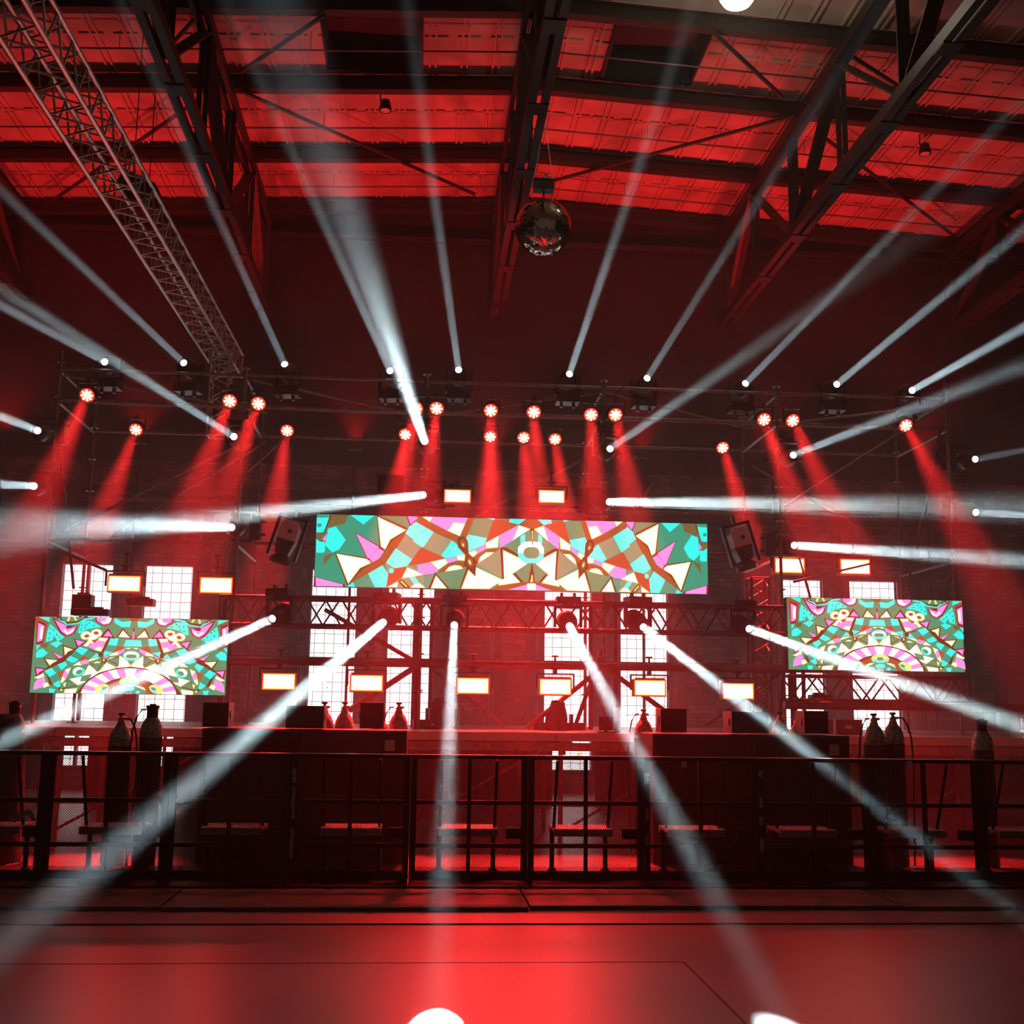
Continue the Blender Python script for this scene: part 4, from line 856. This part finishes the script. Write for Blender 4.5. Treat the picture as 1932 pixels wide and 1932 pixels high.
# red LED par lamps
PB = MB().lathe([(.06, -.14), (.1, -.13), (.118, -.09), (.118, .03), (.11, .045), (.104, .03), (.1, -.0)], 20).mesh('can', BLACKM)
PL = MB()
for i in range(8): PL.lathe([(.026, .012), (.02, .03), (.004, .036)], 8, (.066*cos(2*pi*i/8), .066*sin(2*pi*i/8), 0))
PL.lathe([(.1, -.005), (.1, .008), (.002, .01)], 20)  # glowing disc behind the LEDs, paints their red halo
PL = PL.mesh('led_ring_halo', LEDR)
PC_ = MB()
for i in range(8): PC_.lathe([(.018, .03), (.012, .042), (.002, .044)], 8, (.066*cos(2*pi*i/8), .066*sin(2*pi*i/8), 0))
PC_.lathe([(.046, .02), (.04, .034), (.002, .038)], 12)
PC_ = PC_.mesh('led_core', LEDC)
PY_ = MB().b2(-.14, -.125, -.02, .02, -.02, .17).b2(.125, .14, -.02, .02, -.02, .17).b2(-.14, .14, -.02, .02, .165, .18).b2(-.02, .02, -.02, .02, .18, .23).mesh('bracket', BLACKM)
pars = [(165, 745, 16.2, -70, 'red LED lamp on the second tube, furthest left'), (257, 810, 18.0, -60, 'red LED lamp in the rear row behind the outer left bay'), (434, 756, 16.2, -60, 'red LED lamp left of the short upright truss'), (488, 761, 16.2, -60, 'red LED lamp right of the short upright truss'), (542, 812, 18.0, -25, 'red LED lamp in the rear row right of the short upright truss'),
        (785, 770, 16.2, -30, 'red LED lamp half covered by the widest pale beam'), (765, 819, 18.0, -25, 'red LED lamp in the rear row left of the widest beam foot'), (824, 770, 16.2, -20, 'red LED lamp just right of the widest beam'), (926, 774, 16.2, 0, 'red LED lamp on the second tube left of the disco ball line'), (925, 823, 18.0, 0, 'red LED lamp in the rear row straight below another lamp'), (1007, 777, 16.2, 10, 'red LED lamp on the second tube under the disco ball'),
        (988, 825, 18.0, 10, 'red LED lamp in the rear row, middle of the three'), (1047, 828, 18.0, 22, 'red LED lamp in the rear row, rightmost of the middle three'), (1115, 782, 16.2, 5, 'red LED lamp on the second tube, inner of the pair above the level beam'), (1161, 782, 16.2, 30, 'red LED lamp on the second tube, outer of the pair above the level beam'), (1363, 844, 18.0, 50, 'red LED lamp in the rear row above the right end of the central screen'),
        (1441, 791, 16.2, 60, 'red LED lamp left of the upright by the right bay'), (1495, 793, 16.2, 75, 'red LED lamp right of the upright by the right bay'), (1708, 802, 16.2, 85, 'red LED lamp on the second tube, furthest right')]
for px, py, y, dx, lb in pars:
    p1 = at(px, py, y); tgt = at(px+dx*1.6, py+260, y-1.2); d = (tgt-p1).normalized()
    face = (d+V((-p1.x*.03, -1.0, -.05))).normalized()
    e = empty('par_light', lb, 'stage light', p1, 'red LED lamps on the scaffold')
    q = face.to_track_quat('Z', 'Y'); c = mo('can', PB, e, rot=q); r_ = mo('led_ring_halo', PL, c); mo('led_core', PC_, c)
    r_['label'] = 'glowing red LED ring with a painted halo disc'
    mo('bracket', PY_, e)
    lamp('par_lamp', 'SPOT', p1+face*.07, d, PAR_E, RED, None, spot_size=radians(17), spot_blend=.6, shadow_soft_size=.07)

# red strobes
SF = MB().b2(-.2, .2, -.062, -.05, -.09, .09).mesh('strobe_face', STRB, .01)
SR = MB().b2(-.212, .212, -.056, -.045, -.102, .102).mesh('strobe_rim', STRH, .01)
SO = MB().b2(-.226, .226, -.05, -.044, -.116, .116).mesh('strobe_halo', STRGLOW, .01)
SB = MB().b2(-.23, .23, -.045, .1, -.12, .12).b2(-.21, .21, -.07, -.04, .112, .135).mesh('housing', M('grey red painted housing', (.22, .12, .1), .5, .3), .01)
SY = MB().b2(-.27, -.25, -.02, .02, -.03, .17).b2(.25, .27, -.02, .02, -.03, .17).b2(-.27, .27, -.02, .02, .165, .185).mesh('yoke', BLACKM)
SK = MB().b2(-.03, .03, -.02, .02, .185, .24).tube((-.07, 0, .25), (.07, 0, .25), .015).tube((0, 0, .23), (0, 0, .42), .014).tube((-.045, 0, .42), (.045, 0, .42), .012).mesh('clamp', BLACKM)
ss = [(863, 937, 16.12, 'red strobe above the central screen, the left one'), (1040, 938, 16.12, 'red strobe above the central screen, the right one'), (236, 1102, 16.3, 'red strobe above the left screen between its windows'), (409, 1105, 16.3, 'red strobe beside the upper right corner of the left screen'),
      (1488, 1068, 16.4, 'red strobe above the inner corner of the right screen'), (1611, 1070, 16.3, 'red strobe above the middle of the right screen'),
      (527, 1286, 16.15, 'red strobe under the truss, nearest the left screen'), (692, 1289, 16.15, 'red strobe under the truss between two bright windows'), (892, 1294, 16.15, 'red strobe under the truss right of the downward beam'),
      (1047, 1296, 16.15, 'red strobe under the truss above the unlit moving light'), (1225, 1298, 16.15, 'red strobe under the truss above the inner right gas bottles'), (1391, 1304, 16.15, 'red strobe under the truss above the wide right speaker')]
for px, py, y, lb in ss:
    p1 = at(px, py, y); e = empty('strobe_light', lb, 'stage light', p1, 'red strobes', rz=0)
    if py < 950: e.scale = (.84, .84, .84)
    f = mo('strobe_face', SF, e); f['label'] = 'glowing red strobe face'
    mo('strobe_rim', SR, e); mo('strobe_halo', SO, e); mo('housing', SB, e); mo('yoke', SY, e); mo('clamp', SK, e)
    up_ = py < 950
    lamp('strobe_lamp', 'AREA', p1+V((0, -.09, 0)), V((0, -1, -.88 if up_ else -.15)), STROBE_E*(4.4 if up_ else 1), RED, None, shape='RECTANGLE', size=.4, size_y=.18, spread=radians(62 if up_ else 130))

# red flood lamps aimed at the roof
FLB = ['red roof flood on a pole beyond the outermost left scaffold bay', 'red roof flood on a pole behind the foot of the silver truss', 'red roof flood on a pole behind the widest beam', 'red roof flood on a pole behind the straight up beam light', 'red roof flood on a pole behind the faintest thin beam', 'red roof flood on a pole behind the right scaffold bay', 'red roof flood on a pole beyond the outermost right upright']
for i, (x, _) in enumerate(UPL):
    e = empty('flood_light', FLB[i], 'stage light', (x, 21.3, 6.35), 'red uplights behind the scaffold')
    MB().b2(-.12, .12, -.1, .1, 0, .1).obj('housing', BLACKM, e, .008); MB().b2(-.1, .1, -.08, .08, .1, .105).obj('lens', LENSO.materials[0], e)
    MB().tube((0, 0, -.0), (0, 0, -6.33), .025).tube((-.3, 0, -6.32), (.3, 0, -6.32), .02).obj('stand', BLACKM, e)
    lamp('roof_wash', 'SPOT', (x, 21.3, 6.5), (0, .04, 1), UP_E, RED, None, spot_size=radians(105), spot_blend=.8, shadow_soft_size=.08)

# amber lights under the stage edge
for px, py, lb in ((1086, 1413, 'small amber light under the stage, outer upper one'), (1129, 1412, 'small amber light under the stage nearest the right speakers'), (1094, 1425, 'small amber light under the stage, the lower one')):
    p1 = at(px, py, 15.2); e = empty('amber_light', lb, 'light', p1, 'small amber lights under the stage')
    MB().lathe([(.02, 0), (.03, .01), (.026, .05), (.01, .055)], 12, ax=V((0, 1, 0))).obj('housing', BLACK, e)
    MB().lathe([(.024, 0), (.016, .012), (.002, .016)], 12, ax=V((0, -1, 0))).obj('bulb', AMB, e)

# ------------------------------------------------------------------ disco ball
BP = at(1025, 430, 16); BRAD = 57/F_PX*16*1.0
e = empty('disco_ball', 'mirrored disco ball hanging below the roof ridge', 'disco ball', BP)
bm = bmesh.new(); bmesh.ops.create_uvsphere(bm, u_segments=72, v_segments=36, radius=BRAD)
for v in bm.verts: v.co += V((random.uniform(-1, 1), random.uniform(-1, 1), random.uniform(-1, 1)))*.0012
me = bpy.data.meshes.new('mirror_tiles'); bm.to_mesh(me); bm.free(); me.materials.append(MIRR)
mo('mirror_tiles', me, e)
MB().lathe([(.05, BRAD-.01), (.05, BRAD+.02), (.015, BRAD+.03), (.012, BRAD+.16)], 12).obj('cap', BLACKM, e)
e = empty('ball_motor', 'black motor box between the disco ball and its hanging wires', 'motor', BP+V((0, 0, BRAD+.16)))
MB().b2(-.15, .15, -.1, .1, 0, .15).b2(-.16, .16, -.11, .11, .13, .155).obj('housing', M('grey black motor box', (.09, .085, .07), .4, .3), e, .006)
MB().lathe([(.03, .155), (.03, .2)], 10).path([(.04+.03*cos(a_), 0, .23+.03*sin(a_)) for a_ in [i*pi/8 for i in range(17)]], .012).obj('eye_bolt', ALU, e)
T0 = BP+V((0, 0, BRAD+.32)); zt = rz(BP.x)-.35
e = empty('hanging_wire', 'thin forked steel wire with a hook holding the disco ball', 'wire', T0)
hk = 1.18-.1
MB().tube((-.14, 0, 0), (0, 0, hk*.9), .004, 5).tube((.14, 0, 0), (0, 0, hk*.9), .004, 5).obj('fork', ALU, e)
MB().lathe([(.01, hk*.88), (.035, hk*.92), (.03, hk*1.0), (.012, hk*1.12)], 10).obj('hook', BLACKM, e)
MB().tube((0, 0, hk*1.1), (0, 0, zt-T0.z), .005, 5).obj('wire', ALU, e)

# ------------------------------------------------------------------ high bay lamp and small ceiling fixtures
LP = at(1391, -6, 15)
e = empty('high_bay_lamp', 'bright warm white lamp hanging under the roof at the top edge', 'lamp', LP)
MB().lathe([(.05, .38), (.1, .36), (.14, .2), (.27, .06), (.29, .0), (.285, -.005), (.26, .055), (.1, .2), (.02, .22)], 24).obj('shade', BLACKM, e)
MB().lathe([(.25, .04), (.25, -.02), (.2, -.1), (.1, -.15), (.01, -.165)], 20).obj('bulb', BULB, e)
MB().tube((0, 0, .38), (0, 0, rz(LP.x)-LP.z), .015).obj('stem', BLACKM, e)
lamp('bay_lamp', 'POINT', LP+V((0, -.12, -.3)), (0, 0, -1), BAY_E, (1, .9, .68), None, shadow_soft_size=.18)
for px, py, y, lb in ((727, 200, 19, 'small dark lamp hanging under the roof left of the ridge'), (1745, 282, 19.5, 'small dark lamp hanging under the roof near the right edge')):
    p1 = at(px, py, y); e = empty('ceiling_spot', lb, 'lamp', p1, 'small dark roof lamps')
    MB().lathe([(.08, .1), (.09, .04), (.11, -.04), (.11, -.09), (.08, -.09)], 16).obj('housing', BLACKM, e)
    MB().lathe([(.1, -.085), (.06, -.1), (.01, -.105)], 16).obj('lens', PLAST, e)
    MB().tube((-.09, 0, .08), (-.09, 0, rz(p1.x)-p1.z), .012).tube((-.09, 0, .08), (0, 0, .1), .012).obj('stem', BLACKM, e)
p1 = at(262, 356, 17.5)
e = empty('hanging_heater', 'green grey rectangular box hung on chains beside the silver truss', 'heater', p1)
rt = Matrix.Rotation(radians(24), 3, 'Y').to_quaternion()
MB().b2(-.25, .28, -.25, .25, -.12, .12).obj('housing', BEAMC, e, .01, rot=rt); MB().b2(-.26, -.25, -.24, .24, -.11, .11).b2(-.25, -.16, -.252, -.25, -.12, .12).obj('end_panel', FIXG, e, rot=rt)
MB().tube((-.1, 0, .12), (-.1, 0, rz(p1.x)-p1.z), .008).tube((.15, 0, .05), (.15, 0, rz(p1.x)-p1.z), .008).obj('chain', BEAMC, e)

# ------------------------------------------------------------------ small things on the stage and scaffold
e = empty('laptop', 'small dark monitor on the stage edge beside the right speakers', 'monitor', at(1143, 1383, 14.9))
e.location.z = 1.372
MB().b2(-.09, .09, -.01, .01, .03, .2).obj('display', BLACK, e, .003); MB().b2(-.1, .1, -.1, .08, 0, .015).b2(-.02, .02, -.0, .02, .01, .05).obj('base', BLACK, e)
e = empty('thermos_flask', 'slim dark flask standing on the stage by the small monitor', 'flask', (at(1165, 1380, 14.95).x, 14.95, 1.372))
MB().lathe([(.03, 0), (.035, .01), (.035, .24), (.028, .26)], 16).obj('flask', BLACK, e); MB().lathe([(.03, .26), (.03, .31), (.02, .315)], 16).obj('lid', BLACKM, e)
def case(px, py0, w_, h, y, label, z=1.372, mat=SUBW):
    p1 = at(px, py0, y); e = empty('road_case', label, 'case', (p1.x, y, z), 'cases on the stage')
    MB().b2(-w_/2, w_/2, -.2, .2, 0, h).obj('body', mat, e, .008); q = MB()
    for sx_ in (-1, 1):
        for sy_ in (-1, 1): q.b2(sx_*w_/2-.012, sx_*w_/2+.012, sy_*.2-.012, sy_*.2+.012, 0, h+.004)
    q.obj('corner_trim', ALU, e); MB().b2(-.05, .05, -.215, -.2, h*.4, h*.6).obj('handle', ALU, e)
case(1052, 1370, .75, .1, 16.6, 'flat case under the unlit moving light before the window'); case(820, 1370, .6, .12, 16.5, 'flat case under the unlit moving light by the thick post')
case(1590, 1370, .36, .2, 15.6, 'small black case on the stage behind the outer right speaker')
def gadget(px, py, y, w_, h, label, name, mat=BLACKM):
    p1 = at(px, py, y); e = empty(name, label, 'box', p1)
    MB().b2(-w_/2, w_/2, -.1, .1, 0, h).obj('housing', mat, e, .01); MB().b2(-w_*.3, w_*.3, -.04, .04, h, h+.03).obj('top', mat, e); MB().b2(-w_*.35, w_*.35, -.105, -.1, h*.2, h*.8).obj('panel', BLACK, e)
gadget(156, 1150, 16.4, .26, .2, 'tall dark box standing on the left screen', 'hazer_box'); gadget(172, 1162, 16.25, .5, .09, 'flat dark box lying on the left screen under another box', 'power_box')
gadget(266, 1144, 16.35, .36, .1, 'dark T shaped box above the left screen between the windows', 'amplifier_box'); gadget(1545, 1323, 16.45, .26, .09, 'dark box sitting in the lattice under the right screen', 'distribution_box')
MB_ = MB()
e = empty('flown_speaker', 'thin dark panel standing above the left end of the central screen', 'speaker', at(737, 935, 17.4)); MB().b2(-.2, .2, -.1, .1, 0, .3).obj('cabinet', BLACK, e, .01); MB().b2(-.19, .19, -.11, -.1, .02, .28).obj('grille', GRILLE, e)
# cables draped over the top tube
random.seed(3)
cb = [(560, 715, 640, 722), (780, 716, 860, 712), (900, 712, 985, 745), (1010, 735, 1060, 712), (1110, 735, 1180, 725), (1290, 742, 1370, 735), (1430, 752, 1490, 748), (1640, 752, 1700, 745), (210, 706, 330, 708), (400, 712, 450, 740)]
cbl = ['left of the second moving lamp pair', 'beside the foot of the widest beam', 'looped below the straight up beam light', 'under the disco ball', 'between two right beam lights', 'left of the rightmost scaffold bays', 'at the upright of the right bay', 'near the right end', 'in the outer left bay', 'under the silver truss']
for (a, b_, c_, d_), lb in zip(cb, cbl):
    p1, p2 = at(a, b_, 16.22), at(c_, d_, 16.22); pts = []
    for i in range(13):
        t_ = i/12; q = p1.lerp(p2, t_); q.z += -.16*sin(pi*t_)+random.uniform(-.015, .015); q.y += random.uniform(-.02, .02); pts.append(q)
    tag(MB().path(pts, .008).obj('power_cable', WIRE), 'loose cable over the top tube '+lb, 'cable', 'loose cables on the top tube')
for px, lb in ((700, 'hand chain hook hanging from the lower truss left of the downward beam'),):
    p1 = at(px, 1200, 16.2); e = empty('chain_hook', lb, 'hook', p1)
    MB().tube((0, 0, 0), (0, 0, .35), .008).obj('chain', BLACKM, e); MB().path([(.03*cos(a_), 0, -.06+.06*sin(a_)) for a_ in [i*pi/8 for i in range(17)]], .012).obj('hook', BLACKM, e)
